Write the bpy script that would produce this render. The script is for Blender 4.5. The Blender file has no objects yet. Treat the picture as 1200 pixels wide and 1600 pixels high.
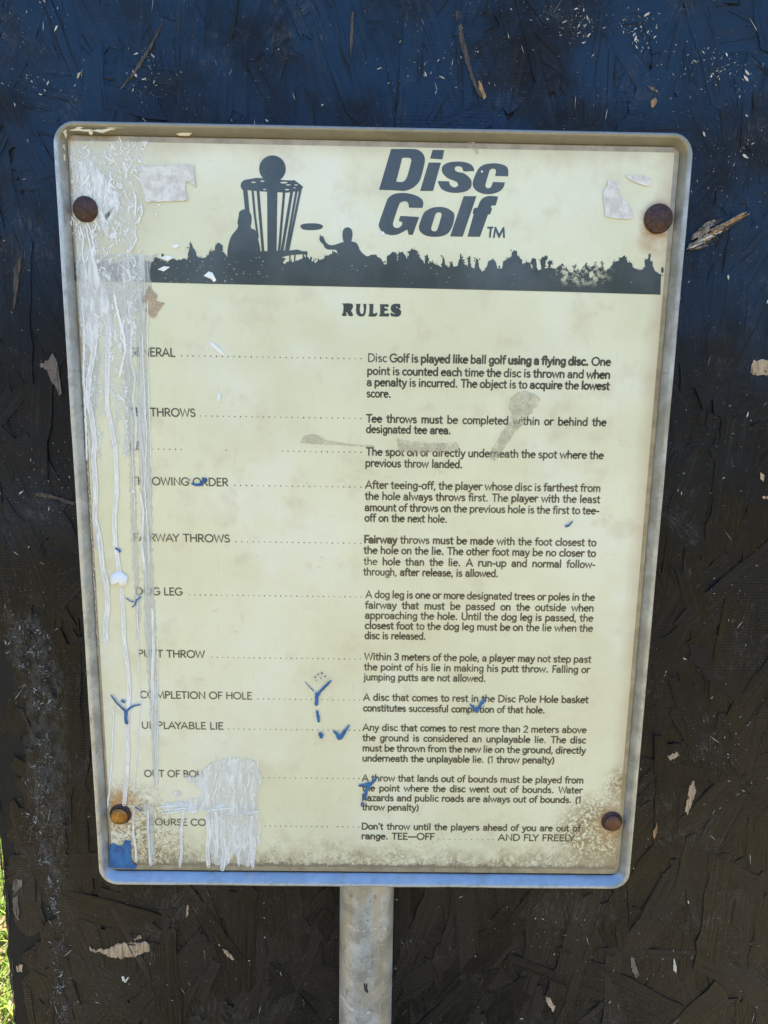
import bpy, bmesh, math, random
from mathutils import Vector, Matrix, Euler, noise
from mathutils.geometry import tessellate_polygon
from mathutils.bvhtree import BVHTree
R = math.radians
random.seed(7)
S = bpy.context.scene
C = S.collection

# ---------------------------------------------------------------- camera, sky, sun, exposure
FOC = 1109.0                      # focal length of the photograph in its own pixels (1200 x 1600)
BASE = 0.93                       # height of the lower frame edge above the ground
cam_d = bpy.data.cameras.new('camera')
cam_d.sensor_fit = 'VERTICAL'; cam_d.sensor_height = 36.0; cam_d.lens = FOC / 1600 * 36
cam_d.clip_start = 0.02; cam_d.clip_end = 900
cam = bpy.data.objects.new('camera', cam_d); C.objects.link(cam)
cam.location = (0.006934, -0.726245, BASE + 0.572644)
cam.rotation_euler = (R(79.657944), R(-0.921684), R(-0.437896))
S.camera = cam

SUN_EL, SUN_AZ = 56.0, 14.0      # the sun stands behind the board, a little to the right
w = bpy.data.worlds.new('World'); S.world = w; w.use_nodes = True
nt = w.node_tree; nt.nodes.clear()
sky = nt.nodes.new('ShaderNodeTexSky'); sky.sky_type = 'NISHITA'; sky.sun_disc = False
sky.sun_elevation = R(SUN_EL); sky.sun_rotation = R(SUN_AZ)
sky.air_density = 1.0; sky.dust_density = 0.2; sky.ozone_density = 3.0
bg = nt.nodes.new('ShaderNodeBackground'); bg.inputs['Strength'].default_value = 0.09
out = nt.nodes.new('ShaderNodeOutputWorld')
nt.links.new(sky.outputs[0], bg.inputs['Color']); nt.links.new(bg.outputs[0], out.inputs['Surface'])
sd = bpy.data.lights.new('sun', 'SUN'); sd.energy = 5.0; sd.angle = R(0.53); sd.color = (1.0, 0.90, 0.76)
sun = bpy.data.objects.new('sun', sd); C.objects.link(sun)
sdir = Vector((math.sin(R(SUN_AZ)) * math.cos(R(SUN_EL)), math.cos(R(SUN_AZ)) * math.cos(R(SUN_EL)), math.sin(R(SUN_EL))))
sun.rotation_euler = sdir.to_track_quat('Z', 'Y').to_euler()
sun.location = sdir * 10
S.view_settings.view_transform = 'Standard'; S.view_settings.look = 'None'
S.view_settings.gamma = 1.0; S.view_settings.exposure = 2.53
try: S.cycles.max_bounces = 8; S.cycles.transparent_max_bounces = 24
except Exception: pass

CM = Euler((R(79.657944), R(-0.921684), R(-0.437896))).to_matrix()
CL = Vector(cam.location)
def at(px, py, y):
    """measured point of the photograph -> the point where that sight line meets the upright plane at depth y"""
    d = CM @ Vector(((px - 600) / FOC, (800 - py) / FOC, -1.0))
    t = (y - CL.y) / d.y
    return CL + d * t
def pxsize(px, py, y):
    return (at(px + .5, py, y) - at(px - .5, py, y)).length

# ---------------------------------------------------------------- helpers
def link(o, parent=None):
    C.objects.link(o)
    if parent is not None: o.parent = parent
    return o
def obj(name, verts, faces, mat, parent=None, smooth=False, uvs=None, rnd=None):
    me = bpy.data.meshes.new(name)
    me.from_pydata([tuple(v) for v in verts], [], faces)
    if mat: me.materials.append(mat)
    if uvs is not None:
        l = me.uv_layers.new(name='UVMap')
        flat = []
        for p in me.polygons:
            for vi in p.vertices: flat.extend(uvs[vi])
        l.data.foreach_set('uv', flat)
    if rnd is not None:
        a = me.attributes.new('rnd', 'FLOAT', 'POINT'); a.data.foreach_set('value', rnd)
    if smooth: me.polygons.foreach_set('use_smooth', [True] * len(me.polygons))
    me.update()
    return link(bpy.data.objects.new(name, me), parent)
def tag(o, **k):
    for a, b in k.items(): o[a] = b
    return o
class MB:
    def __init__(s): s.v = []; s.f = []; s.uv = []; s.r = []
    def add(s, vs, fs, uv=None, r=0.0):
        n = len(s.v); s.v += [tuple(p) for p in vs]; s.f += [tuple(i + n for i in f) for f in fs]
        s.uv += uv if uv else [(0, 0)] * len(vs); s.r += [r] * len(vs)
    def build(s, name, mat, parent=None, smooth=False):
        return obj(name, s.v, s.f, mat, parent, smooth, s.uv, s.r)

# ---- node helpers
def new_mat(name):
    m = bpy.data.materials.new(name); m.use_nodes = True
    t = m.node_tree; t.nodes.clear()
    o = t.nodes.new('ShaderNodeOutputMaterial')
    return m, t, o
class NT:
    def __init__(s, t): s.t = t
    def n(s, kind, **k):
        x = s.t.nodes.new('ShaderNode' + kind)
        for a, b in k.items():
            if a in x.inputs: s.set(x.inputs[a], b)
            else: setattr(x, a, b)
        return x
    def set(s, inp, v):
        if hasattr(v, 'is_output') or isinstance(v, bpy.types.NodeSocket): s.t.links.new(v, inp)
        else:
            if isinstance(v, tuple) and len(v) == 3 and inp.type == 'RGBA': v = v + (1,)
            inp.default_value = v
    def pos(s, scale=(1, 1, 1), rot=(0, 0, 0), src='Object'):
        tc = s.n('TexCoord'); mp = s.n('Mapping'); s.set(mp.inputs['Vector'], tc.outputs[src])
        mp.inputs['Scale'].default_value = scale; mp.inputs['Rotation'].default_value = rot
        return mp.outputs[0]
    def noise(s, vec, scale, detail=4, rough=.55, dist=0.0):
        x = s.n('TexNoise'); s.set(x.inputs['Vector'], vec); x.inputs['Scale'].default_value = scale
        x.inputs['Detail'].default_value = detail; x.inputs['Roughness'].default_value = rough; x.inputs['Distortion'].default_value = dist
        return x.outputs['Fac']
    def vor(s, vec, scale, feature='F1'):
        x = s.n('TexVoronoi', feature=feature); s.set(x.inputs['Vector'], vec); x.inputs['Scale'].default_value = scale
        return x.outputs['Distance']
    def ramp(s, fac, a, b, va=0.0, vb=1.0):
        x = s.n('MapRange'); x.interpolation_type = 'SMOOTHSTEP'
        s.set(x.inputs[0], fac)
        for i, v in zip((1, 2, 3, 4), (a, b, va, vb)): x.inputs[i].default_value = v
        return x.outputs[0]
    def math(s, op, a, b=0.0, clamp=False):
        x = s.n('Math', operation=op); x.use_clamp = clamp; s.set(x.inputs[0], a); s.set(x.inputs[1], b); return x.outputs[0]
    def mix(s, fac, a, b):
        x = s.n('Mix', data_type='RGBA'); s.set(x.inputs[0], fac); s.set(x.inputs[6], a); s.set(x.inputs[7], b); return x.outputs[2]
    def sep(s, vec):
        x = s.n('SeparateXYZ'); s.set(x.inputs[0], vec); return x.outputs
    def bump(s, h, strength=.3, dist=.001, normal=None):
        x = s.n('Bump'); s.set(x.inputs['Height'], h); x.inputs['Strength'].default_value = strength; x.inputs['Distance'].default_value = dist
        if normal is not None: s.set(x.inputs['Normal'], normal)
        return x.outputs[0]
    def near(s, vec, c, r0, r1):
        """1 at the point c, falling to 0 between r0 and r1"""
        x = s.n('VectorMath', operation='DISTANCE'); s.set(x.inputs[0], vec); x.inputs[1].default_value = c
        return s.ramp(x.outputs['Value'], r0, r1, 1.0, 0.0)
    def bsdf(s, out, color, rough=.5, metal=0.0, coat=0.0, coat_r=.1, normal=None, spec=.5, alpha=None):
        b = s.n('BsdfPrincipled')
        s.set(b.inputs['Base Color'], color); s.set(b.inputs['Roughness'], rough); s.set(b.inputs['Metallic'], metal)
        b.inputs['Specular IOR Level'].default_value = spec
        s.set(b.inputs['Coat Weight'], coat); s.set(b.inputs['Coat Roughness'], coat_r)
        if normal is not None: s.set(b.inputs['Normal'], normal)
        if alpha is not None: s.set(b.inputs['Alpha'], alpha)
        s.t.links.new(b.outputs[0], out.inputs['Surface'])
        return b

# ---------------------------------------------------------------- materials
def ink_material(name, c0, c1, fade):
    m, t, o = new_mat(name); N = NT(t); p = N.pos()
    n1 = N.noise(p, 26, 5, .6); n2 = N.noise(p, 420, 3, .6)
    col = N.mix(N.ramp(n1, .35, .65), c0, c1)
    wear = N.math('ADD', N.ramp(N.noise(p, 9, 3), .40, .66, 0, .55), N.ramp(n2, .45, .70, 0, .45))
    alpha = N.math('SUBTRACT', 1.0, N.math('MULTIPLY', wear, fade), True)
    if name == 'faded_band_ink':
        c = at(908, 428, YP)
        spot = N.math('MULTIPLY', N.near(p, tuple(c), .012, .040), N.ramp(N.noise(p, 170, 5, .7), .42, .60))
        z = N.sep(p)[2]
        spot = N.math('MULTIPLY', spot, N.ramp(z, c.z - .016, c.z - .004))
        alpha = N.math('MULTIPLY', alpha, N.math('SUBTRACT', 1.0, spot, True))
        pin = N.ramp(N.vor(p, 130), .035, .06)          # pinholes in the old ink
        alpha = N.math('MULTIPLY', alpha, N.math('MAXIMUM', pin, .55))
    N.bsdf(o, col, .42, 0, .60, .12, alpha=alpha)
    return m
YP = 0.0110
M = {}
M['title_ink'] = ink_material('title_ink', (.034, .041, .042), (.054, .062, .061), .14)
M['band_ink'] = ink_material('faded_band_ink', (.025, .033, .031), (.050, .061, .059), .12)
M['body_ink'] = ink_material('body_ink', (.060, .053, .036), (.098, .086, .058), .36)
M['head_ink'] = ink_material('heading_ink', (.085, .080, .058), (.125, .115, .080), .35)

def page_material():
    m, t, o = new_mat('yellowed_page'); N = NT(t); p = N.pos(); x, y, z = N.sep(p)
    col = N.mix(N.ramp(N.noise(p, 7, 5, .6), .32, .68), (.785, .762, .540), (.715, .685, .465))
    col = N.mix(N.math('MULTIPLY', N.ramp(N.noise(p, 4.2, 5, .6), .46, .64), N.ramp(N.noise(p, 23, 5, .7), .30, .62, .3, 1)), col, (.81, .795, .655))
    col = N.mix(N.ramp(N.noise(p, 30, 4, .6), .52, .74, 0, .55), col, (.64, .565, .38))
    col = N.mix(N.ramp(N.noise(N.pos((1, 1, .25)), 95, 4, .7), .60, .78, 0, .5), col, (.60, .56, .40))
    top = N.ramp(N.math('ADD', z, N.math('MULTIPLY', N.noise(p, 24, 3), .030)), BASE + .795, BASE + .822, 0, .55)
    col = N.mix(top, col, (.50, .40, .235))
    tl = N.math('MULTIPLY', N.near(p, tuple(at(150, 300, YP)), .020, .095), N.ramp(N.noise(p, 40, 4, .6), .25, .6, .45, 1))
    col = N.mix(N.math('MULTIPLY', tl, .62), col, (.50, .455, .325))
    # tan rim where damp crept in under the right hand edge
    rim = N.ramp(N.math('ADD', x, N.math('MULTIPLY', N.noise(p, 30, 3), .012)), .277, .300, 0, .55)
    col = N.mix(rim, col, (.56, .42, .25))
    # mildew along the foot of the page
    hz = N.math('SUBTRACT', z, N.math('MULTIPLY', N.noise(p, 36, 5, .7), .060))
    band = N.ramp(hz, BASE - .020, BASE + .022, 1, 0)
    g = N.math('MULTIPLY', band, N.ramp(N.noise(N.pos((1, 1, .8)), 105, 8, .82, 1.8), .485, .545))
    col = N.mix(N.math('MULTIPLY', g, .92), col, (.20, .130, .058))
    band2 = N.ramp(hz, BASE - .012, BASE + .045, .50, 0)
    col = N.mix(N.math('MULTIPLY', band2, N.ramp(N.noise(p, 70, 5, .7), .36, .62)), col, (.45, .335, .175))
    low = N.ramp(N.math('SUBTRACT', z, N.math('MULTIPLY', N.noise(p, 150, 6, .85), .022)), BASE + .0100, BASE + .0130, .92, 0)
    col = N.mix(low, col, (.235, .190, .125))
    # flaking rings of mould in the lower right and round the lower left bolt
    for (cx, cy, r0, r1, s0) in ((930, 1300, .020, .062, .43), (972, 1225, .004, .030, .46), (205, 1275, .012, .060, .46), (240, 1330, .010, .060, .47)):
        c = tuple(at(cx, cy, YP))
        k = N.math('MULTIPLY', N.near(p, c, r0, r1), N.ramp(N.noise(p, 190, 6, .8, 1.2), s0 + .02, s0 + .07))
        col = N.mix(N.math('MULTIPLY', k, .9), col, (.25, .165, .075))
    for (cx, cy, r0, r1, f) in ((958, 1286, .011, .030, .9), (187, 1262, .008, .036, .95), (1030, 345, .012, .024, .75), (1024, 372, .010, .022, .55), (132, 350, .010, .026, .6), (985, 1240, .0, .026, .6)):
        c = tuple(at(cx, cy, YP))
        k = N.math('MULTIPLY', N.near(p, c, r0, r1), N.ramp(N.noise(p, 60, 4, .7), .30, .62))
        col = N.mix(N.math('MULTIPLY', k, f), col, (.44, .225, .070))
    mv = N.math('MULTIPLY', N.ramp(N.vor(p, 240), .10, .22, 1, 0), N.ramp(hz, BASE + .0, BASE + .075, 1, 0))
    mv = N.math('MULTIPLY', mv, N.ramp(N.noise(p, 40, 4, .7), .46, .58))
    col = N.mix(N.math('MULTIPLY', mv, .8), col, (.20, .15, .085))
    # dirt specks and fine scratches
    d = N.ramp(N.vor(p, 62), .020, .034, 1, 0)
    d = N.math('MULTIPLY', d, N.ramp(N.noise(p, 15, 2), .50, .56))
    col = N.mix(N.math('MULTIPLY', d, .75), col, (.16, .12, .07))
    sm = N.ramp(N.noise(N.pos((1, 1, 2.2), (0, .5, 0)), 48, 6, .72, .5), .60, .74, 0, .42)
    sm = N.math('MULTIPLY', sm, N.ramp(N.noise(p, 6, 2), .45, .62))
    col = N.mix(sm, col, (.34, .31, .21))
    sc = N.ramp(N.noise(N.pos((40, 1, 1.6), (0, .35, 0)), 26, 2), .70, .73, 0, .35)
    col = N.mix(sc, col, (.52, .48, .34))
    bp = N.bump(N.noise(p, 11, 4, .6), .10, .004)
    bp = N.bump(g, .5, .0007, bp)
    N.bsdf(o, col, .40, 0, .55, N.ramp(N.noise(p, 18, 4), .3, .7, .08, .26), normal=bp)
    return m
M['page'] = page_material()

def simple(name, c0, c1, scale, rough, metal=0.0, coat=0.0, bump=0.0, stretch=(1, 1, 1), lo=.35, hi=.65, bdist=.001):
    m, t, o = new_mat(name); N = NT(t); p = N.pos(stretch)
    n = N.noise(p, scale, 5, .65)
    col = N.mix(N.ramp(n, lo, hi), c0, c1)
    nb = N.bump(N.noise(p, scale * 3, 5, .7), bump, bdist) if bump else None
    N.bsdf(o, col, rough, metal, coat, .1, normal=nb)
    return m
M['slab'] = simple('amber_resin_edge', (.40, .325, .20), (.27, .215, .13), 60, .3, coat=.5)
M['dark_gap'] = simple('gap_shade_and_scrape', (.035, .028, .02), (.06, .05, .035), 90, .9)

def galv(name, tint=None):
    m, t, o = new_mat(name); N = NT(t); p = N.pos(); x, y, z = N.sep(p)
    sp = N.n('TexVoronoi', feature='F1'); N.set(sp.inputs['Vector'], N.pos((1, 1, 1))); sp.inputs['Scale'].default_value = 110
    spc = N.sep(sp.outputs['Color'])[0]
    col = N.mix(spc, (.43, .44, .43), (.52, .53, .52))
    col = N.mix(N.ramp(N.noise(p, 34, 6, .7), .40, .62, 0, .85), col, (.315, .31, .285))
    col = N.mix(N.ramp(N.noise(N.pos((1, 1, 1), (0, .6, 0)), 130, 6, .8, 1.0), .57, .66, 0, .55), col, (.21, .19, .16))
    edge = N.ramp(y, .0016, .0003)
    col = N.mix(N.math('MULTIPLY', edge, N.ramp(N.noise(p, 90, 5, .8), .42, .55)), col, (.52, .52, .50))
    col = N.mix(N.ramp(N.noise(p, 240, 4, .7), .58, .72, 0, .6), col, (.62, .62, .60))
    metal = .55
    if name == 'galvanised_frame':
        # brown ground reflection painted in under the top lip, blue overspray and painted sky reflection on the left and along the foot
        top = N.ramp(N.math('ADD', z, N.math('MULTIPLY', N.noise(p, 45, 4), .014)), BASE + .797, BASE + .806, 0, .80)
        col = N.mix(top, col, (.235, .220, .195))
        rt = N.math('MULTIPLY', N.ramp(z, BASE + .10, BASE + .80, .5, .95), N.ramp(N.noise(p, 20, 4), .35, .65))
        col = N.mix(N.math('MULTIPLY', rt, N.ramp(x, .27, .285)), col, (.27, .255, .21))
        lf = N.math('MULTIPLY', N.ramp(x, -.3005, -.2985, 1, 0), N.ramp(y, .0015, .0080, 0, 1))
        lf = N.math('MULTIPLY', lf, N.ramp(z, BASE + .36, BASE + .70, .70, .22))
        col = N.mix(lf, col, (.075, .22, .46))
        ft = N.math('MULTIPLY', N.ramp(z, BASE + .012, BASE + .018, 1, 0), N.ramp(y, .0008, .0030, 0, .55))
        ft = N.math('MULTIPLY', ft, N.ramp(N.noise(p, 60, 5, .7), .30, .56, .55, 1))
        col = N.mix(ft, col, (.30, .49, .72))
        pit = N.ramp(N.vor(p, 75), .05, .09, 1, 0)
        col = N.mix(N.math('MULTIPLY', pit, N.ramp(N.noise(p, 19, 2), .5, .6)), col, (.09, .075, .06))
        metal = N.math('SUBTRACT', .5, N.math('ADD', lf, ft), True)
    if name == 'galvanised_post':
        col = N.mix(N.ramp(N.noise(N.pos((1, 1, .22)), 46, 5, .65), .42, .64, 0, .8), col, (.40, .34, .245))
        col = N.mix(N.ramp(N.noise(p, 26, 5, .7), .48, .62, 0, .8), col, (.25, .235, .20))
        col = N.mix(N.ramp(N.noise(N.pos((1, 1, .5)), 150, 6, .8), .58, .64, 0, .75), col, (.13, .12, .10))
        col = N.mix(N.ramp(N.noise(N.pos((2.5, 1, .12)), 60, 5, .7), .55, .68, 0, .4), col, (.50, .46, .38))
        metal = .15
    nb = N.bump(N.noise(p, 300, 4, .7), .25, .0004)
    nb = N.bump(N.noise(p, 40, 4, .6), .2, .002, nb)
    N.bsdf(o, col, N.ramp(N.noise(p, 50, 4), .3, .7, .34, .56), metal, 0, .1, normal=nb)
    return m
M['frame'] = galv('galvanised_frame'); M['post'] = galv('galvanised_post')

def rust(name, c0, c1, c2, rough, metal):
    m, t, o = new_mat(name); N = NT(t); p = N.pos()
    col = N.mix(N.ramp(N.noise(p, 190, 6, .7), .35, .65), c0, c1)
    col = N.mix(N.ramp(N.noise(p, 420, 5, .75), .52, .70), col, c2)
    nb = N.bump(N.noise(p, 520, 6, .75), .75, .0009)
    N.bsdf(o, col, rough, metal, 0, .1, normal=nb)
    return m
M['rust'] = rust('dark_rust', (.034, .018, .017), (.080, .036, .027), (.17, .085, .050), .46, .25)
M['rust_shiny'] = rust('polished_rust', (.42, .22, .055), (.20, .09, .03), (.66, .42, .13), .30, .8)
M['rust_red'] = rust('red_rust', (.115, .048, .030), (.165, .075, .045), (.07, .033, .022), .42, .35)

def film(name, col, base_a, stretch, scale, lo, hi, rough=.3, bump=.4, coat=.3, vein=0.0, vcol=None, rot=(0, 0, 0)):
    """a thin dried coat: see-through where it has worn off, whiter where it stands in wisps; rnd thins it towards its rim"""
    m, t, o = new_mat(name); N = NT(t); p = N.pos(stretch, rot)
    n = N.noise(p, scale, 7, .72, 1.0)
    rim = N.n('Attribute', attribute_name='rnd').outputs['Fac']
    a = N.math('ADD', base_a, N.ramp(n, lo, hi, 0, 1 - base_a), True)
    c = col
    if vein:
        v1 = N.ramp(N.math('ABSOLUTE', N.math('SUBTRACT', N.noise(p, scale * 1.5, 4, .62, 1.6), .5)), .0, .028, 1, 0)
        v2 = N.ramp(N.math('ABSOLUTE', N.math('SUBTRACT', N.noise(p, scale * 3.1, 4, .65, 2.0), .5)), .0, .035, 1, 0)
        v = N.math('MULTIPLY', N.math('MAXIMUM', v1, N.math('MULTIPLY', v2, .8)), N.ramp(N.noise(p, scale * .35, 4, .6), .36, .60))
        a = N.math('MAXIMUM', a, N.math('MULTIPLY', v, vein)); c = N.mix(v, col, vcol or (.86, .86, .84)); n = N.math('ADD', n, v)
    a = N.math('MULTIPLY', a, N.ramp(N.math('ADD', N.math('MULTIPLY', rim, 1.5), N.math('MULTIPLY', n, .5)), .35, 1.0), True)
    N.bsdf(o, c, rough, 0, coat, .08, normal=N.bump(n, bump, .0012), alpha=a)
    return m
M['scrub'] = film('scrubbed_white_paint', (.82, .815, .78), .16, (1.3, 1, .7), 120, .50, .62, .4, .2, .1, 1.0, (.90, .90, .88))
M['haze_film'] = film('milky_dried_film', (.64, .65, .61), .36, (3.5, 1, .25), 40, .42, .64, .25, .25, .3, .7)
M['splat'] = film('white_splatter', (.84, .84, .815), .46, (1.7, 1, .45), 80, .42, .66, .30, .15, .15, 1.0, (.92, .92, .90))
M['runs'] = film('milky_paint_run', (.88, .88, .855), .62, (2, 1, .3), 120, .42, .62, .3, .12, .1)
M['tape'] = film('grey_tape_glue', (.68, .62, .46), .18, (1, 1, 1), 260, .47, .62, .55, .5, 0, .8, (.56, .50, .37))
M['brown_tape'] = film('brown_tape_glue', (.56, .41, .29), .40, (1, 1, 1), 200, .44, .60, .6, .4, 0, .6, (.40, .27, .18), (0, .7, 0))
M['drip'] = simple('white_paint_drip', (.92, .92, .90), (.84, .84, .82), 160, .34, coat=.15, bump=.15)
M['blue'] = simple('blue_spray_paint', (.008, .085, .27), (.022, .17, .43), 150, .45, coat=.1, bump=.3)
M['label_paper'] = simple('bleached_label_paper', (.80, .785, .755), (.60, .575, .545), 150, .85, bump=.7)
M['cream_flake'] = simple('cream_paint_flake', (.80, .68, .46), (.72, .66, .52), 160, .5, bump=.4)

def strand_material(name):
    m, t, o = new_mat(name); N = NT(t)
    uv = N.n('UVMap').outputs[0]
    def uvm(su, sv):
        mp = N.n('Mapping'); N.set(mp.inputs['Vector'], uv); mp.inputs['Scale'].default_value = (su, sv, 1); return mp.outputs[0]
    rnd = N.math('FRACT', N.math('ADD', N.n('Attribute', attribute_name='rnd').outputs['Fac'], N.n('ObjectInfo').outputs['Random']))
    gp = N.n('NewGeometry').outputs['Position']; z = N.sep(gp)[2]
    grain = N.noise(uvm(9, 260), 1.0, 6, .70, .35)
    fine = N.noise(uvm(50, 1700), 1.0, 4, .65)
    big = N.noise(gp, 5.0, 5, .62)
    k = N.math('ADD', N.math('MULTIPLY', rnd, .60), N.math('MULTIPLY', N.ramp(big, .3, .7), .40))
    col = N.mix(N.ramp(k, .30, .95), (.0018, .0019, .0024), (.0090, .0070, .0058))
    foot = N.ramp(N.math('ADD', z, N.math('MULTIPLY', big, .5)), BASE + .62, BASE + .05)
    col = N.mix(N.math('MULTIPLY', foot, N.ramp(rnd, 0, 1, .35, .95)), col, (.0260, .0215, .0185))
    # blue sky reflection painted into the upper half of the sheet, patchy
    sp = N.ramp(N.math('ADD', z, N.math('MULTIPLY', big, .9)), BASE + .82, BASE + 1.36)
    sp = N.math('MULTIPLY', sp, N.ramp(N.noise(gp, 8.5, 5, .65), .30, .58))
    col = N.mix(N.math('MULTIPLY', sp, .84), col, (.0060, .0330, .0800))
    col = N.mix(N.ramp(grain, .50, .70, 0, .55), col, (.034, .030, .027))
    col = N.mix(N.ramp(grain, .34, .46, .85, 0), col, (.0022, .0022, .0024))
    scuff_glint = N.math('MULTIPLY', N.ramp(N.noise(gp, 10, 6, .78), .53, .63), N.ramp(fine, .52, .64))  # pale scuffs, which also paint in the small glints of the gloss
    col = N.mix(N.math('MULTIPLY', scuff_glint, .62), col, (.17, .16, .15))
    ch = N.math('MULTIPLY', N.ramp(N.noise(uvm(240, 1300), 1.0, 2, .5), .715, .74), N.ramp(N.noise(gp, 13, 3, .6), .46, .58))
    col = N.mix(ch, col, (.50, .45, .38))
    # the pressed screen pattern left on the sheet
    wv = N.n('TexWave', wave_type='BANDS', bands_direction='Z'); N.set(wv.inputs['Vector'], gp)
    wv.inputs['Scale'].default_value = 86; wv.inputs['Distortion'].default_value = 1.6; wv.inputs['Detail'].default_value = 2; wv.inputs['Detail Scale'].default_value = .6
    wx = N.n('TexWave', wave_type='BANDS', bands_direction='X'); N.set(wx.inputs['Vector'], gp)
    wx.inputs['Scale'].default_value = 105; wx.inputs['Distortion'].default_value = 1.4; wx.inputs['Detail'].default_value = 2
    scr = N.math('ADD', wv.outputs['Fac'], N.math('MULTIPLY', wx.outputs['Fac'], .25))
    scr = N.math('MULTIPLY', scr, N.ramp(N.math('ADD', N.noise(gp, 8, 4, .6), N.math('MULTIPLY', rnd, .16)), .52, .72))
    nb = N.bump(grain, .9, .0013)
    nb = N.bump(fine, .5, .0004, nb)
    nb = N.bump(scr, .50, .0008, nb)
    nb = N.bump(N.noise(gp, 45, 6, .75), .45, .0024, nb)
    rough = N.math('ADD', N.ramp(N.noise(gp, 20, 5, .65), .3, .7, .25, .42), N.math('MULTIPLY', rnd, .12))
    N.bsdf(o, col, rough, 0, 0, .1, normal=nb, spec=.22)
    return m
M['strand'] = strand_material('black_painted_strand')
M['core'] = simple('black_painted_core', (.0030, .0030, .0032), (.006, .005, .0045), 80, .8, bump=.5)
M['core_edge'] = simple('weathered_board_edge', (.10, .080, .060), (.03, .025, .02), 90, .8, bump=.8)
def wood(name, c0, c1, c2, rot, scale):
    m, t, o = new_mat(name); N = NT(t); p = N.pos((1, 1, .14), rot)
    n = N.noise(p, scale, 6, .7, .2)
    col = N.mix(N.ramp(n, .36, .58), c2, c0)
    col = N.mix(N.ramp(N.noise(p, scale * .4, 4), .4, .65), col, N.mix(.6, col, c1))
    col = N.mix(N.ramp(N.noise(N.pos(), 130, 5, .7), .60, .68), col, (.02, .018, .016))
    N.bsdf(o, col, .8, normal=N.bump(n, 1.0, .0016))
    return m
M['bare'] = wood('bare_wood', (.56, .42, .285), (.40, .29, .20), (.16, .105, .065), (0, .12, 0), 260)
M['bare_grey'] = wood('greyed_bare_wood', (.22, .185, .155), (.16, .13, .105), (.050, .040, .032), (0, .25, 0), 280)
M['split_grey'] = wood('greyed_split_wood', (.36, .305, .25), (.26, .21, .17), (.05, .04, .032), (0, 1.05, 0), 330)
M['dull'] = wood('dull_bare_wood', (.105, .085, .068), (.07, .055, .045), (.02, .016, .013), (0, .25, 0), 280)
M['added_foliage'] = simple('added_treeline_dark_foliage', (.030, .050, .014), (.055, .075, .022), 2.0, .8)
M['orange_wood'] = wood('fresh_split_wood', (.52, .30, .125), (.40, .24, .12), (.16, .085, .04), (0, 1.05, 0), 300)
M['fleck'] = simple('pale_chip', (.74, .70, .63), (.48, .41, .33), 40, .7)
M['chalk'] = simple('white_paint_spatter', (.46, .46, .455), (.20, .20, .20), 60, .7)

M['chalk_film'] = film('chalky_smear', (.50, .50, .49), .0, (1, 1, .55), 420, .63, .70, .8, .3, 0, .30, (.50, .50, .49))
SOFTD = .012
def ground_material():
    m, t, o = new_mat('dry_lawn'); N = NT(t); p = N.pos()
    col = N.mix(N.ramp(N.noise(p, 3, 6, .65), .34, .58), (.105, .115, .034), (.30, .225, .135))
    col = N.mix(N.ramp(N.noise(p, 42, 5, .7), .45, .65), col, (.13, .15, .05))
    N.bsdf(o, col, .9, normal=N.bump(N.noise(p, 90, 5, .7), .8, .02))
    return m
M['ground'] = ground_material()
def blade_material(name, c0, c1):
    m, t, o = new_mat(name); N = NT(t)
    a = N.n('Attribute', attribute_name='rnd').outputs['Fac']
    col = N.mix(a, c0, c1)
    d = N.n('BsdfDiffuse'); N.set(d.inputs['Color'], col)
    tr = N.n('BsdfTranslucent'); N.set(tr.inputs['Color'], col)
    mx = N.n('MixShader'); mx.inputs[0].default_value = .42
    t.links.new(d.outputs[0], mx.inputs[1]); t.links.new(tr.outputs[0], mx.inputs[2]); t.links.new(mx.outputs[0], o.inputs['Surface'])
    return m
M['blade'] = blade_material('grass_blade', (.13, .26, .035), (.32, .38, .09))
M['leaf'] = blade_material('dry_leaf', (.50, .36, .23), (.32, .20, .11))

# ---------------------------------------------------------------- the setting: ground and grass
g = obj('ground', [(-300, -300, 0), (300, -300, 0), (300, 300, 0), (-300, 300, 0)], [(0, 1, 2, 3)], M['ground'])
tag(g, kind='structure', label='sunlit grass and dry soil behind the black board', category='ground')
rg = random.Random(3)
b = MB()
for i in range(26000):
    x = rg.uniform(-1.75, -.40); y = rg.uniform(.16, 2.6)
    if noise.noise((x * 2.2, y * 2.2, 4.0)) < -.16 and rg.random() < .85: continue
    h = rg.uniform(.02, .075); a = rg.uniform(0, 6.28); wd = rg.uniform(.0016, .0034); ln = rg.uniform(.2, 1.1) * h
    dx, dy = math.cos(a), math.sin(a); px, py = -dy * wd, dx * wd
    v = [(x - px, y - py, 0), (x + px, y + py, 0), (x + px * .8 + dx * ln * .4, y + py * .8 + dy * ln * .4, h * .65),
         (x - px * .8 + dx * ln * .4, y - py * .8 + dy * ln * .4, h * .65), (x + dx * ln, y + dy * ln, h)]
    b.add(v, [(0, 1, 2, 3), (3, 2, 4)], r=rg.random())
tag(b.build('grass', M['blade']), kind='stuff', label='bright sunlit grass beyond the left edge of the board', category='grass')
b = MB()
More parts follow.
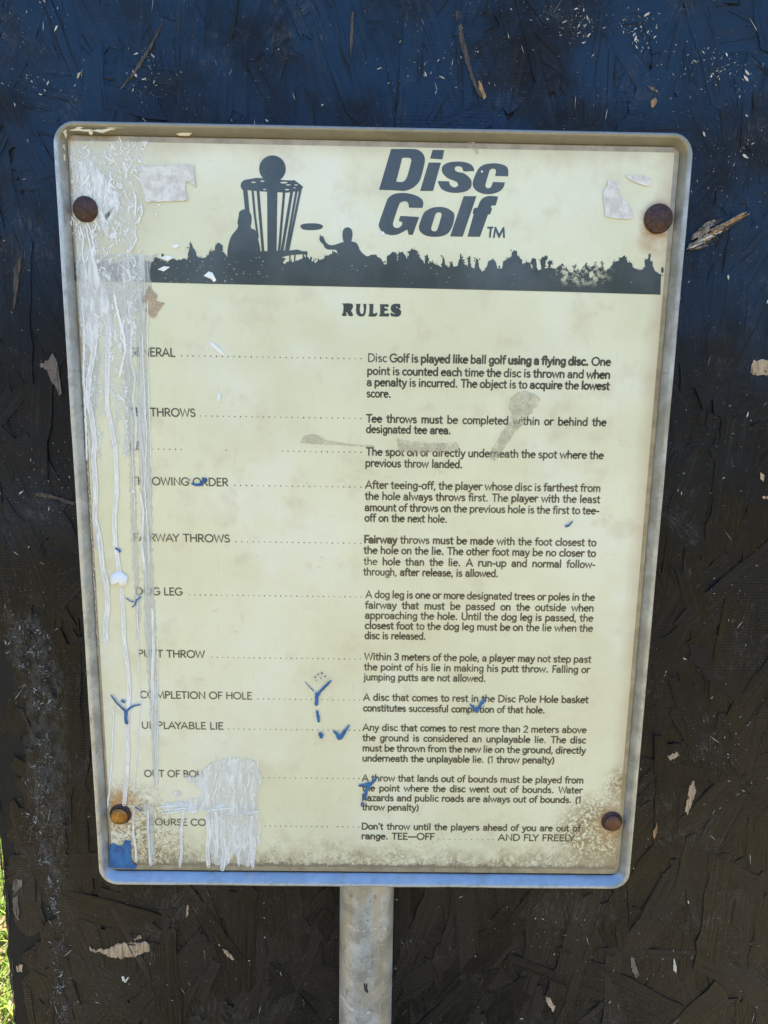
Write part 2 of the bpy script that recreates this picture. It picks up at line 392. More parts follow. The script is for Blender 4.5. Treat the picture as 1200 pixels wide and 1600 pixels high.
for i in range(2600):
    x = rg.uniform(-1.75, -.42); y = rg.uniform(.2, 2.6); a = rg.uniform(0, 6.28); l = rg.uniform(.012, .035); wd = l * rg.uniform(.3, .55)
    if noise.noise((x * 2.2, y * 2.2, 4.0)) > .12 and rg.random() < .8: continue
    e = Euler((rg.uniform(-.5, .5), rg.uniform(-.5, .5), a)).to_matrix(); o_ = Vector((x, y, rg.uniform(.006, .03)))
    v = [o_ + e @ Vector(q) for q in ((-l, 0, 0), (-l * .3, -wd, .003), (l * .5, -wd * .7, .004), (l, 0, 0), (l * .5, wd * .7, .004), (-l * .3, wd, .003), (0, 0, -.003))]
    b.add(v, [(0, 1, 6), (1, 2, 6), (2, 3, 6), (3, 4, 6), (4, 5, 6), (5, 0, 6)], r=rg.random())
tag(b.build('fallen_leaves', M['leaf']), kind='stuff', label='dry brown leaves scattered in the grass behind the board', category='leaves')

# a belt of trees added out of view behind the camera: it closes off the low sky that the paint and metal mirror
b = MB(); rg = random.Random(9)
for i in range(22):
    a = R(180 + -84 + 168 * i / 21 + rg.uniform(-3, 3))
    if 169 < math.degrees(a) < 177.5: continue      # gap left so the low sky puts a sheen on the sign
    d = rg.uniform(13, 17); cx, cy = math.sin(a) * d, math.cos(a) * d; hh = rg.uniform(3.4, 5.2); wr = rg.uniform(1.5, 2.2)
    for k in range(430):
        q = Vector((rg.gauss(0, 1), rg.gauss(0, 1), rg.gauss(0, 1))).normalized() * rg.random() ** .4
        o_ = Vector((cx + q.x * wr, cy + q.y * wr, hh * .52 + q.z * hh * .50)); e = Euler((rg.uniform(0, 6), rg.uniform(0, 6), rg.uniform(0, 6))).to_matrix(); s_ = rg.uniform(.16, .36)
        b.add([o_ + e @ Vector(v) * s_ for v in ((-1, -.4, 0), (0, -.6, .1), (1, 0, 0), (.1, .6, .1), (-.8, .4, 0))], [(0, 1, 2, 3, 4)], r=rg.random())
tag(b.build('added_treeline', M['added_foliage']), kind='stuff', label='added unseen belt of dark green trees that darkens the low sky reflections', category='trees')

# ---------------------------------------------------------------- the black particle board
YB = 0.0905                                   # face of the board's core
XL = at(13, 1450, YB).x; XR = XL + 1.22; ZT = 2.40
board = bpy.data.objects.new('particle_board', None); link(board); board.location = (0, YB, 0)
tag(board, label='large black painted strand board standing behind the rules sign', category='board')
rb = random.Random(11)
def rag(z):
    return XL + .0035 * noise.noise((z * 9, 1.3, 0)) + .0022 * noise.noise((z * 41, 5.1, 0))
n = 260
vs, fs = [], []
for i in range(n + 1):
    z = ZT * i / n; x0 = rag(z)
    vs += [(x0, 0, z), (XR, 0, z), (XR, .014, z), (x0 + .001, .014, z)]
for i in range(n):
    a = 4 * i
    for k in range(4):
        k2 = (k + 1) % 4
        fs.append((a + k, a + k2, a + 4 + k2, a + 4 + k))
fs += [(3, 2, 1, 0), (4 * n, 4 * n + 1, 4 * n + 2, 4 * n + 3)]
obj('core', vs, fs, M['core'], board)
# raw fibres along the cut left edge
b = MB()
for i in range(420):
    z = rb.uniform(.4, 1.5); x0 = rag(z); l = rb.uniform(.006, .03); wd = rb.uniform(.0006, .002)
    yy = rb.uniform(-.001, .012); s = rb.uniform(-.004, .003)
    b.add([(x0 + s, yy, z - l), (x0 + s - wd, yy - .0008, z), (x0 + s, yy + .0004, z + l), (x0 + s + wd, yy - .0012, z + l * .2)], [(0, 1, 2, 3)], [(0, 0), (0, wd), (l, wd), (l, 0)], rb.random())
tag(b.build('edge_fibres', M['core_edge'], board), kind='stuff')

def strand_mesh(l, wd, th, r, curl=0.0):
    """one wood strand: a long flake with ragged ends, bevelled front, uneven sides"""
    nu = max(3, int(l / .016)); top, bot = [], []
    sl0, sl1 = r.uniform(-.4, .4) * wd, r.uniform(-.4, .4) * wd
    for i in range(nu + 1):
        u = -l / 2 + l * i / nu
        t = r.uniform(-.07, .07) * wd
        top.append([u + (sl1 if i == nu else sl0 if i == 0 else 0), wd / 2 + t]); bot.append([u - (sl1 if i == nu else sl0 if i == 0 else 0), -wd / 2 + r.uniform(-.07, .07) * wd])
    ne = max(2, int(wd / .007))
    e1 = [[l / 2 + sl1 * (1 - 2 * k / ne) + r.uniform(-.012, .012) * min(1, l / .08), wd / 2 - wd * k / ne] for k in range(1, ne)]
    e0 = [[-l / 2 - sl0 * (1 - 2 * k / ne) + r.uniform(-.012, .012) * min(1, l / .08), -wd / 2 + wd * k / ne] for k in range(1, ne)]
    loop = top + e1 + bot[::-1] + e0
    m = len(loop); bv = min(.0007, wd * .12)
    vs, uv = [], []
    for (x, y) in loop:
        k = 1 - bv / max(.004, math.hypot(x, y)); vs.append((x * k, y * k, th + curl * (y / wd) ** 2)); uv.append((x, y))
    for (x, y) in loop: vs.append((x, y, th * .55)); uv.append((x, y))
    for (x, y) in loop: vs.append((x, y, -.0004)); uv.append((x, y))
    fs = [tuple(range(m))[::-1]]
    for i in range(m):
        j = (i + 1) % m
        fs += [(i, j, m + j, m + i)[::-1], (m + i, m + j, 2 * m + j, 2 * m + i)[::-1]]
    fs = [f[::-1] for f in fs]
    return vs, fs, uv
UP = Matrix(((1, 0, 0), (0, 0, -1), (0, 1, 0)))      # lays a strand's face towards the viewer: x along, y up, z out of the board
def strand_angle(r):
    q = r.random()
    return R(90 + r.gauss(0, 16)) if q < .56 else R(r.choice((55, 125)) + r.gauss(0, 14)) if q < .82 else R(r.uniform(0, 180))
allv, allf = [], []                                   # kept for seating chips on the real surface
def keep(vs, fs):
    n0 = len(allv); allv.extend(vs); allf.extend([tuple(i + n0 for i in f) for f in fs])
keep([Vector((XL, 0, 0)), Vector((XR, 0, 0)), Vector((XR, 0, ZT)), Vector((XL, 0, ZT))], [(0, 1, 2, 3)])
shade_strips = MB()  # dark strips laid along strand sides, painting in the crevice shade
def shade_strip(o_, rot, l, wd, th, r):
    sd = r.choice((-1, 1)); a0, a1 = sorted((r.uniform(-.5, .1), r.uniform(-.1, .5))); n_ = 6; w_ = r.uniform(.0004, .0013); P_ = []
    for i in range(n_ + 1):
        u = l * (a0 + (a1 - a0) * i / n_); c_ = sd * wd / 2 + r.uniform(-.0006, .0006); h = w_ * math.sin(math.pi * (i + .15) / (n_ + .3)) * r.uniform(.6, 1.2)
        P_ += [o_ + rot @ Vector((u, c_ - h, th + .00012)), o_ + rot @ Vector((u, c_ + h, th + .00012))]
    shade_strips.add(P_, [(2 * i, 2 * i + 2, 2 * i + 3, 2 * i + 1) for i in range(n_)])
b = MB(); cnt = 0
while cnt < 3600:
    l = rb.uniform(.06, .17); wd = rb.uniform(.010, .042)
    x = rb.uniform(XL, XR); z = rb.uniform(.02, ZT - .02); a = strand_angle(rb)
    ex = abs(math.cos(a)) * l / 2 + abs(math.sin(a)) * wd / 2 + .006; ez = abs(math.sin(a)) * l / 2 + .006
    if x - ex < XL - .001 or x + ex > XR or z - ez < 0.002 or z + ez > ZT: continue
    vs, fs, uv = strand_mesh(l, wd, rb.uniform(.0002, .0008), rb)
    rot = UP @ Euler((rb.gauss(0, .008), rb.gauss(0, .004), a)).to_matrix()
    o_ = Vector((x, 0, z)); o_.y = -.0004 - .0016 * cnt / 3600
    if cnt > 1500 and rb.random() < .75: shade_strip(o_, rot, l, wd, max(v[2] for v in vs), rb)
    vs = [o_ + rot @ Vector(v) for v in vs]; ou = rb.uniform(0, 9)
    b.add(vs, fs, [(p + ou, q + ou) for p, q in uv], rb.random()); keep(vs, fs); cnt += 1
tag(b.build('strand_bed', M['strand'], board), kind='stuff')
# the strands that lie on top: one object each, cut from a few dozen outlines
vx0, vx1 = XL, at(1240, 300, YB).x; vz0, vz1 = at(600, 1640, YB).z, at(600, -40, YB).z
shapes = []
for i in range(40):
    l = rb.uniform(.06, .165); wd = rb.choice((.010, .014, .020, .028, .036, .046)) * rb.uniform(.85, 1.15)
    vs, fs, uv = strand_mesh(l, wd, rb.uniform(.0003, .0009), rb, rb.uniform(-.0006, .0004))
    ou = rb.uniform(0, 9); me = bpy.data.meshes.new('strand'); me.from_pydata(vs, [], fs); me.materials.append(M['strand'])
    lay = me.uv_layers.new(name='UVMap'); fl = []
    for p in me.polygons:
        for vi in p.vertices: fl.extend((uv[vi][0] + ou, uv[vi][1] + ou))
    lay.data.foreach_set('uv', fl)
    at_ = me.attributes.new('rnd', 'FLOAT', 'POINT'); at_.data.foreach_set('value', [rb.random()] * len(vs))
    shapes.append((me, l, wd, vs, fs))
cnt = 0
SEEN = [(166, 1424, 152, 44, -16), (1082, 510, 230, 44, -84), (525, 95, 185, 20, -68), (425, 150, 120, 24, -62), (1150, 420, 150, 30, 48), (1130, 520, 170, 62, -88), (100, 70, 110, 16, -70), (640, 120, 200, 34, 86),
        (700, 110, 190, 24, -66), (915, 60, 170, 46, 82), (60, 250, 200, 40, -60), (30, 480, 220, 44, 86), (60, 640, 190, 46, 84), (1040, 1240, 200, 40, -86), (1120, 1420, 220, 52, 88), (900, 1480, 210, 46, 78), (730, 1450, 190, 34, -82), (380, 1470, 220, 40, 88), (260, 1540, 180, 44, 92), (460, 1440, 190, 30, 96), (330, 1440, 150, 20, -58), (90, 1200, 210, 36, 80), (1140, 760, 220, 60, 87), (1090, 960, 180, 34, -70), (1180, 1080, 160, 40, 60), (820, 1420, 170, 26, 58)]
while cnt < 286:
    me, l, wd, vs, fs = rb.choice(shapes)
    x = rb.uniform(vx0, vx1); z = rb.uniform(vz0, vz1); a = strand_angle(rb)
    if cnt >= 286 - len(SEEN):
        px, py, L_, w_, a = SEEN[cnt - (286 - len(SEEN))]; p_ = at(px, py, YB); x, z, a = p_.x, p_.z, R(a)
        k_ = pxsize(px, py, YB); me, l, wd, vs, fs = min(shapes, key=lambda q: abs(q[1] - L_ * k_) + 2.5 * abs(q[2] - w_ * k_))
        if abs(x - XL) < .5 and x - abs(math.cos(a)) * l / 2 - abs(math.sin(a)) * wd / 2 - .006 < XL: x = XL + abs(math.cos(a)) * l / 2 + abs(math.sin(a)) * wd / 2 + .008
    ex = abs(math.cos(a)) * l / 2 + abs(math.sin(a)) * wd / 2 + .006
    if x - ex < XL - .001: continue
    if cnt < 286 - len(SEEN) and at(170, 900, .01).x + .02 < x < at(960, 900, .01).x - .02 and BASE + .05 < z < BASE + .75: continue      # hidden behind the sign
    o_ = link(bpy.data.objects.new('strand', me), board)
    o_.location = (x, -.0018 - .0009 * cnt / 286, z)
    o_.rotation_euler = (UP @ Euler((rb.gauss(0, .012 if rb.random() < .85 else .04), rb.gauss(0, .005), a)).to_matrix()).to_euler()
    mw = Matrix.LocRotScale(o_.location, o_.rotation_euler, None)
    keep([mw @ Vector(v) for v in vs], fs); cnt += 1
    if rb.random() < .85: shade_strip(Vector(o_.location), Euler(o_.rotation_euler).to_matrix(), l, wd, max(v[2] for v in vs), rb)
    if rb.random() < .5: shade_strip(Vector(o_.location), Euler(o_.rotation_euler).to_matrix(), l, wd, max(v[2] for v in vs), rb)
tag(shade_strips.build('strand_crevice_shade', M['core'], board), kind='stuff')
tree = BVHTree.FromPolygons(allv, allf)
def seat(x, z, lift=.0002):
    h = tree.ray_cast(Vector((x, -.05, z)), Vector((0, 1, 0)))
    return (h[0].y if h[0] is not None else 0.0) - lift
def board_at(px, py):
    p = at(px, py, YB - .003); return p.x, p.z
def chip(name, pts, mat, lift=.0003, thick=.0005, label=None):
    """a scab of exposed wood with a raised, uneven face"""
    q = [board_at(*p) for p in pts]; r = random.Random(len(pts) * 31 + int(pts[0][0]))
    fine = []
    A_ = abs(sum(q[i - 1][0] * q[i][1] - q[i][0] * q[i - 1][1] for i in range(len(q)))) / 2; jt = min(.0019, .32 * A_ / sum(math.hypot(q[i][0] - q[i - 1][0], q[i][1] - q[i - 1][1]) for i in range(len(q))) * 2)
    for i, (x, z) in enumerate(q):
        x2, z2 = q[(i + 1) % len(q)]; L = math.hypot(x2 - x, z2 - z); k = max(1, int(L / .0022))
        for j in range(k):
            t = j / k; fine.append((x + (x2 - x) * t + r.uniform(-.4, .4) * jt, z + (z2 - z) * t + r.uniform(-1, 1) * jt))
    cx = sum(p[0] for p in fine) / len(fine); cz = sum(p[1] for p in fine) / len(fine)
    y0 = min(seat(cx, cz), sorted(seat(*p) for p in fine)[len(fine) // 3]) - lift
    m = len(fine)
    vs = [(x, y0 - thick * r.uniform(.2, 1), z) for x, z in fine] + [(x, 0.0, z) for x, z in fine]
    tri = tessellate_polygon([[Vector((x, z, 0)) for x, z in fine]])
    fs = [tuple(t) for t in tri] + [(i, (i + 1) % m, m + (i + 1) % m, m + i) for i in range(m)]
    o_ = obj(name, vs, fs, mat, board)
    if label: o_['label'] = label
    return o_
chip('bare_wood_patch', [(140, 1480), (147, 1484), (170, 1482), (185, 1474), (205, 1472), (228, 1471), (234, 1478), (233, 1486), (212, 1494), (190, 1497), (172, 1494), (158, 1489), (142, 1485)], M['bare'], label='tan bare wood patch with a ragged lower rim')
chip('bare_wood_patch', [(209, 1467), (219, 1461), (221, 1465), (211, 1470)], M['bare'])
chip('bare_wood_patch', [(62, 571), (74, 562), (84, 552), (88, 560), (91, 574), (93, 590), (95, 605), (97, 614), (92, 617), (87, 604), (80, 592), (74, 578)], M['bare_grey'], label='grey brown bare wood scab, pointed at the foot')
chip('bare_wood_patch', [(1171, 583), (1176, 565), (1188, 561), (1203, 566), (1206, 583), (1190, 585), (1180, 588)], M['bare'])
chip('bare_wood_patch', [(20, 1376), (33, 1374), (34, 1385), (22, 1398), (19, 1392)], M['bare_grey'])
chip('bare_wood_patch', [(19, 1405), (26, 1399), (30, 1425), (28, 1440), (20, 1428)], M['bare_grey'])
chip('bare_wood_patch', [(24, 1512), (34, 1508), (33, 1520), (25, 1522)], M['bare'])
chip('bare_wood_patch', [(1078, 1228), (1084, 1219), (1087, 1236), (1081, 1256), (1073, 1273), (1071, 1262), (1074, 1246)], M['bare'])
chip('bare_wood_patch', [(1042, 1180), (1058, 1174), (1061, 1180), (1047, 1187)], M['bare'])
chip('bare_wood_patch', [(1020, 1300), (1024, 1293), (1026, 1285), (1027, 1300), (1022, 1311)], M['orange_wood'])
chip('bare_wood_patch', [(1016, 158), (1025, 153), (1026, 161), (1018, 170)], M['orange_wood'])
chip('bare_wood_patch', [(1012, 134), (1022, 137), (1029, 145), (1018, 142)], M['bare_grey'])
chip('bare_wood_patch', [(985, 1495), (991, 1498), (999, 1523), (993, 1529), (987, 1512)], M['bare_grey'])
chip('bare_wood_patch', [(1053, 1497), (1057, 1509), (1057, 1521), (1052, 1516)], M['fleck'])
chip('bare_wood_patch', [(852, 1558), (859, 1560), (868, 1574), (864, 1580), (855, 1567)], M['bare'])
chip('bare_wood_patch', [(348, 1482), (354, 1483), (366, 1498), (364, 1500), (354, 1492)], M['bare'])
chip('bare_wood_patch', [(292, 1415), (294, 1414), (294, 1430), (291, 1436), (290, 1428)], M['bare'])
chip('bare_wood_patch', [(190, 1525), (194, 1526), (195, 1533), (199, 1527), (202, 1527), (196, 1535), (191, 1532)], M['fleck'])
chip('bare_wood_patch', [(50, 768), (60, 769), (92, 776), (118, 785), (116, 789), (88, 781), (58, 775)], M['dull'])
chip('bare_wood_patch', [(22, 420), (30, 400), (34, 404), (26, 470), (22, 486)], M['dull'])
chip('bare_wood_patch', [(1188, 738), (1194, 742), (1193, 752), (1188, 748)], M['bare'])
chip('bare_wood_patch', [(1192, 774), (1202, 776), (1200, 780), (1190, 778)], M['bare'])
chip('bare_wood_patch', [(712, 20), (718, 19), (723, 50), (732, 90), (740, 118), (753, 150), (750, 153), (739, 130), (727, 95), (717, 58)], M['dull'], label='long thin strip of greyed bare wood near the top')
chip('bare_wood_patch', [(748, 126), (752, 128), (759, 150), (755, 156), (748, 145)], M['orange_wood'])
chip('bare_wood_patch', [(254, 36), (256, 34), (236, 75), (212, 115), (188, 141), (186, 140), (208, 112), (232, 74)], M['dull'], label='thin diagonal scratch down to bare wood')
chip('bare_wood_patch', [(549, 20), (553, 18), (551, 70), (548, 92), (547, 60)], M['dull'])
chip('bare_wood_patch', [(122, 115), (127, 112), (124, 121), (121, 124)], M['bare'])
# the split strand beside the frame, torn up in slivers
rs = random.Random(5)
for (x0, y0, x1, y1, wd, mt) in ((1074, 388, 1140, 352, 9, 'split_grey'), (1080, 374, 1112, 350, 12, 'split_grey'), (1076, 391, 1104, 384, 3, 'split_grey'), (1088, 362, 1108, 352, 4, 'core_edge'), (1104, 372, 1148, 350, 3, 'core_edge'), (1096, 366, 1140, 346, 3, 'split_grey'), (1118, 360, 1170, 334, 2.5, 'orange_wood'), (1072, 390, 1096, 380, 2.5, 'fleck'), (1076, 384, 1150, 345, 6, 'bare'), (1098, 374, 1163, 334, 5, 'orange_wood'), (1110, 362, 1165, 332, 4, 'bare'),
                                 (1078, 392, 1120, 372, 4, 'core_edge'), (1090, 366, 1128, 342, 5, 'core_edge'), (1086, 380, 1126, 362, 3, 'fleck'), (1100, 352, 1118, 346, 8, 'split_grey'), (1128, 360, 1158, 342, 4, 'core_edge')):
    L = math.hypot(x1 - x0, y1 - y0); ux, uy = (x1 - x0) / L, (y1 - y0) / L; pts = []
    for t in (0, .3, .7, 1): pts.append((x0 + ux * L * t - uy * wd * .5 * (.25 if t in (0, 1) else rs.uniform(.7, 1.1)), y0 + uy * L * t + ux * wd * .5 * (.25 if t in (0, 1) else 1)))
    for t in (1, .7, .3, 0): pts.append((x0 + ux * L * t + uy * wd * .5 * (.25 if t in (0, 1) else rs.uniform(.7, 1.1)), y0 + uy * L * t - ux * wd * .5 * (.25 if t in (0, 1) else 1)))
    chip('torn_splinter', pts, M[mt], .0012 + rs.uniform(0, .0012), .0022)
# small chips and paint spatter, seated on the strands
b = MB(); b2 = MB(); rc = random.Random(21)
def sliver(bb, x, z, l, wd, a, r):
    y = seat(x, z, .00025); ca, sa = math.cos(a), math.sin(a)
    pts = [(-l, 0), (-l * r.uniform(.2, .6), wd * r.uniform(.5, 1)), (l * r.uniform(.2, .6), wd * r.uniform(.4, 1)), (l, 0), (l * r.uniform(0, .5), -wd * r.uniform(.3, 1)), (-l * r.uniform(0, .5), -wd * r.uniform(.3, 1))]
    q = [(x + ca * u - sa * v, z + sa * u + ca * v) for u, v in pts]
    bb.add([(px, y - r.uniform(0, .0004), pz) for px, pz in q] + [(x, y - .0006, z)], [(i, (i + 1) % 6, 6) for i in range(6)], r=r.random())
clus = [(900, 30, 60, 30), (905, 45, 30, 22), (1000, 45, 40, 30), (1110, 100, 80, 40), (1140, 110, 60, 34), (40, 40, 70, 60), (60, 130, 70, 36), (230, 110, 30, 60), (1150, 250, 60, 60), (1130, 700, 70, 110), (1150, 950, 60, 80), (1150, 1180, 60, 70), (930, 1480, 200, 80), (450, 1520, 220, 60), (690, 90, 120, 60), (90, 760, 60, 60)]
for i in range(2300):
    if rc.random() < .50:
        cx, cy, sx, sy = rc.choice(clus); px, py = rc.gauss(cx, sx * .5), rc.gauss(cy, sy * .5)
    else: px, py = rc.uniform(-20, 1220), rc.uniform(-20, 1620)
    x, z = board_at(px, py)
    if x < XL + .003: continue
    l = min(.0042, .0005 * math.exp(rc.gauss(.2, .7))); wd = l * rc.uniform(.15, .45)
    sliver(b, x, z, l, wd, rc.gauss(1.6, .9), rc)
for i in range(130):
    px, py = rc.uniform(-10, 1210), rc.uniform(-10, 1610)
    x, z = board_at(px, py)
    if x < XL + .02: continue
    l = rc.uniform(.002, .009) * (1 if rc.random() < .9 else 2); sliver(b, x, z, l, rc.uniform(.00022, .00045), strand_angle(rc), rc)
tag(b.build('paint_chips', M['fleck'], board), kind='stuff')
path = [(28, 965), (52, 1010), (62, 1060), (70, 1130), (62, 1230), (50, 1310), (78, 1360), (88, 1420), (95, 1480), (92, 1560), (104, 1610)]
for c_ in range(165):
    t = rc.random() ** 1.2 * (len(path) - 1.001); k = int(t); f = t - k
    cx = path[k][0] * (1 - f) + path[k + 1][0] * f; cy = path[k][1] * (1 - f) + path[k + 1][1] * f
    s = 27 if t < 3 else 18 if t < 5 else 6
    cx, cy = rc.gauss(cx, s * .6), rc.gauss(cy, 14); an = rc.gauss(1.15, .5); sl = rc.uniform(3, 13); sw = rc.uniform(1.5, 5)
    for i in range(int(rc.uniform(6, 34))):
        u, v_ = rc.gauss(0, sl), rc.gauss(0, sw)
        x, z = board_at(cx + math.cos(an) * u - math.sin(an) * v_, cy - math.sin(an) * u - math.cos(an) * v_)
        if x < XL + .002: continue
        l = min(.0034, .00036 * math.exp(rc.gauss(.3, .75)))
        sliver(b2, x, z, l, max(.00014, l * rc.uniform(.10, .35)), an + rc.gauss(0, .6), rc)
tag(b2.build('paint_spatter', M['chalk'], board), kind='stuff')

# ---------------------------------------------------------------- the sign
sign = bpy.data.objects.new('rules_sign', None); link(sign)
tag(sign, label='weathered cream game rules sign in a galvanized frame on a round post', category='sign')
W2, H = .305, .8112
def rrect(inset, rad, seg=10):
    """rounded rectangle in the sign's upright plane, inset from the frame's outline"""
    x0, x1, z0, z1 = -W2 + inset, W2 - inset, BASE + inset, BASE + H - inset
    pts = []
    for (cx, cz, a0) in ((x1 - rad, z1 - rad, 0), (x0 + rad, z1 - rad, 90), (x0 + rad, z0 + rad, 180), (x1 - rad, z0 + rad, 270)):
        for i in range(seg + 1):
            a = R(a0 + 90 * i / seg); pts.append((cx + rad * math.cos(a), cz + rad * math.sin(a)))
    return pts
prof = [(.0012, .0220, .020), (.0, .0206, .021), (.0, .0030, .021), (.0004, .0014, .0206), (.0012, .0004, .020), (.0024, .0, .0188), (.0036, .0003, .0176), (.0046, .0011, .0166),
        (.0056, .0030, .0150), (.0070, .0066, .0130), (.0086, .0100, .0112), (.0094, .0128, .0100), (.0096, .0160, .0095)]
vs, fs = [], []
rings = [rrect(i_, r_) for i_, d_, r_ in prof]; m = len(rings[0])
# subdivide the straight runs so the sheet metal can be slightly uneven
def dense(ring):
    o_ = []
    for i, p in enumerate(ring):
        q = ring[(i + 1) % len(ring)]; L = math.hypot(q[0] - p[0], q[1] - p[1]); k = 1 if L < .05 else 24
        for j in range(k): o_.append((p[0] + (q[0] - p[0]) * j / k, p[1] + (q[1] - p[1]) * j / k))
    return o_
rings = [dense(r_) for r_ in rings]; m = len(rings[0])
for (i_, d_, r_), ring in zip(prof, rings):
    for (x, z) in ring:
        wob = .0007 * noise.noise((x * 14, z * 14, 2.0)) + .0003 * noise.noise((x * 60, z * 60, 7.0))
        vs.append((x, d_ + wob, z))
for k in range(len(prof) - 1):
    for i in range(m):
        j = (i + 1) % m; fs.append((k * m + i, k * m + j, (k + 1) * m + j, (k + 1) * m + i))
n0 = len(vs); vs += [(x, .0160, z) for x, z in rings[-1]]; fs.append(tuple(n0 + i for i in range(m)))
n0 = len(vs); vs += [(x, .0220, z) for x, z in rings[0]]; fs.append(tuple(n0 + i for i in range(m))[::-1])
frame = obj('frame', vs, fs, M['frame'], sign, True)
o_, i_ = dense(rrect(.0088, .0110)), dense(rrect(.0135, .0072))
obj('gap_shade', [(x, .0128, z) for x, z in o_] + [(x, .0128, z) for x, z in i_], [(k, (k + 1) % m, m + (k + 1) % m, m + k) for k in range(m)], M['dark_gap'], frame)  # dark ring that paints the shade in the gap round the slab
def dark(x): return x
# cream scabs of old paint along the top lip, as in the photograph's upper left corner
def surf_flake(pts, y, mat, name, parent, thick=.0004, rnd=1.0, edge=.0012):
    q = [at(px, py, y) for px, py in pts]; r = random.Random(int(pts[0][0] * 7 + pts[0][1]))
    fine = []
    for i, p in enumerate(q):
        p2 = q[(i + 1) % len(q)]; k = max(1, int((p2 - p).length / .0035))
        for j in range(k):
            s = p.lerp(p2, j / k); fine.append((s.x + r.uniform(-edge, edge) * .5, s.z + r.uniform(-edge, edge) * .5))
    k = len(fine)
    v = [(x, y - thick, z) for x, z in fine] + [(x, y + .0001, z) for x, z in fine]
    tri = tessellate_polygon([[Vector((x, z, 0)) for x, z in fine]])
    f = [tuple(t) for t in tri] + [(i, (i + 1) % k, k + (i + 1) % k, k + i) for i in range(k)]
    return obj(name, v, f, mat, parent, False, None, [rnd] * len(v))
# post
pv, pf = [], []; PR = .0335; PY = .022 + PR; seg = 48; px0 = at(571.5, 1500, PY - PR).x
for z in [0 + (BASE + .62) * i / 60 for i in range(61)]:
    for i in range(seg):
        a = 2 * math.pi * i / seg; rr = PR + .00025 * noise.noise((math.cos(a) * 2, math.sin(a) * 2, z * 9))
        pv.append((px0 + rr * math.cos(a), PY + rr * math.sin(a), z))
for k in range(60):
    for i in range(seg):
        j = (i + 1) % seg; pf.append((k * seg + i, k * seg + j, (k + 1) * seg + j, (k + 1) * seg + i))
pf.append(tuple(60 * seg + i for i in range(seg)))
post = obj('post', pv, pf, M['post'], sign, True)
def on_post(px, py, lift=.0004):
    d = CM @ Vector(((px - 600) / FOC, (800 - py) / FOC, -1.0)); rr = PR + lift
    ox, oy = CL.x - px0, CL.y - PY
    A = d.x ** 2 + d.y ** 2; B = 2 * (ox * d.x + oy * d.y); Cc = ox * ox + oy * oy - rr * rr; D = B * B - 4 * A * Cc
    if D < 0: D = 0
    return CL + d * ((-B - math.sqrt(D)) / (2 * A))
def post_patch(name, pts, mat, lift=.0005):
    tri = tessellate_polygon([[Vector((x, -y, 0)) for x, y in pts]])
    return obj(name, [on_post(x, y, lift) for x, y in pts], [tuple(t) for t in tri], mat, post)
post_patch('paint_flake', [(531, 1556), (534, 1554), (538, 1558), (544, 1567), (549, 1572), (554, 1577), (553, 1581), (546, 1578), (539, 1569), (535, 1560)], M['fleck'])
post_patch('paint_flake', [(574, 1581), (578, 1580), (579, 1583), (576, 1585), (572, 1585)], M['fleck'])
post_patch('dark_scrape', [(568, 1537), (570, 1536), (571, 1540), (574, 1536), (574, 1544), (576, 1550), (573, 1552), (569, 1547)], M['dark_gap'])
post_patch('tan_scuff', [(561, 1488), (575, 1486), (576, 1505), (573, 1507), (562, 1505)], M['brown_tape'])
rp = random.Random(4)
def arc_line(pts, wd, name, mat):
    b_ = MB()
    for (x, y), (x2, y2) in zip(pts, pts[1:]):
        k = max(2, int(math.hypot(x2 - x, y2 - y) / 2.5))
        for j in range(k):
            if rp.random() < .28: continue
            cx, cy = x + (x2 - x) * j / k + rp.uniform(-.8, .8), y + (y2 - y) * j / k + rp.uniform(-1.2, 1.2); s = wd * rp.uniform(.4, 1.2)
            b_.add([on_post(cx - s * 1.3, cy), on_post(cx, cy + s * .8), on_post(cx + s * 1.3, cy), on_post(cx, cy - s * .8)], [(0, 1, 2, 3)], r=1.0)
    o_ = b_.build(name, mat, post); o_['kind'] = 'stuff'
arc_line([(541, 1443), (551, 1451), (566, 1455), (582, 1452), (600, 1449), (605, 1452)], 1.3, 'chalky_ring', M['cream_flake'])
arc_line([(607, 1434), (613, 1424)], 1.1, 'chalky_ring', M['cream_flake'])
arc_line([(598, 1476), (607, 1478), (612, 1486), (613, 1500)], .8, 'chalky_ring', M['cream_flake'])

# the resin slab that carries the printed page
panel_pts = [at(px, py, YP) for px, py in ((107.5, 213), (1063, 226.5), (967.5, 1367.5), (169.5, 1357.5))]
sx0 = (panel_pts[0].x + panel_pts[3].x) / 2; sx1 = (panel_pts[1].x + panel_pts[2].x) / 2
sz1 = (panel_pts[0].z + panel_pts[1].z) / 2; sz0 = (panel_pts[2].z + panel_pts[3].z) / 2
def rr4(x0, x1, z0, z1, rads, seg=6):
    pts = []
    for (sx, sz, a0, rad) in ((1, 1, 0, rads[1]), (-1, 1, 90, rads[0]), (-1, -1, 180, rads[3]), (1, -1, 270, rads[2])):
        cx = (x1 - rad) if sx > 0 else (x0 + rad); cz = (z1 - rad) if sz > 0 else (z0 + rad)
        for i in range(seg + 1):
            a = R(a0 + 90 * i / seg); pts.append((cx + rad * math.cos(a), cz + rad * math.sin(a)))
    return pts
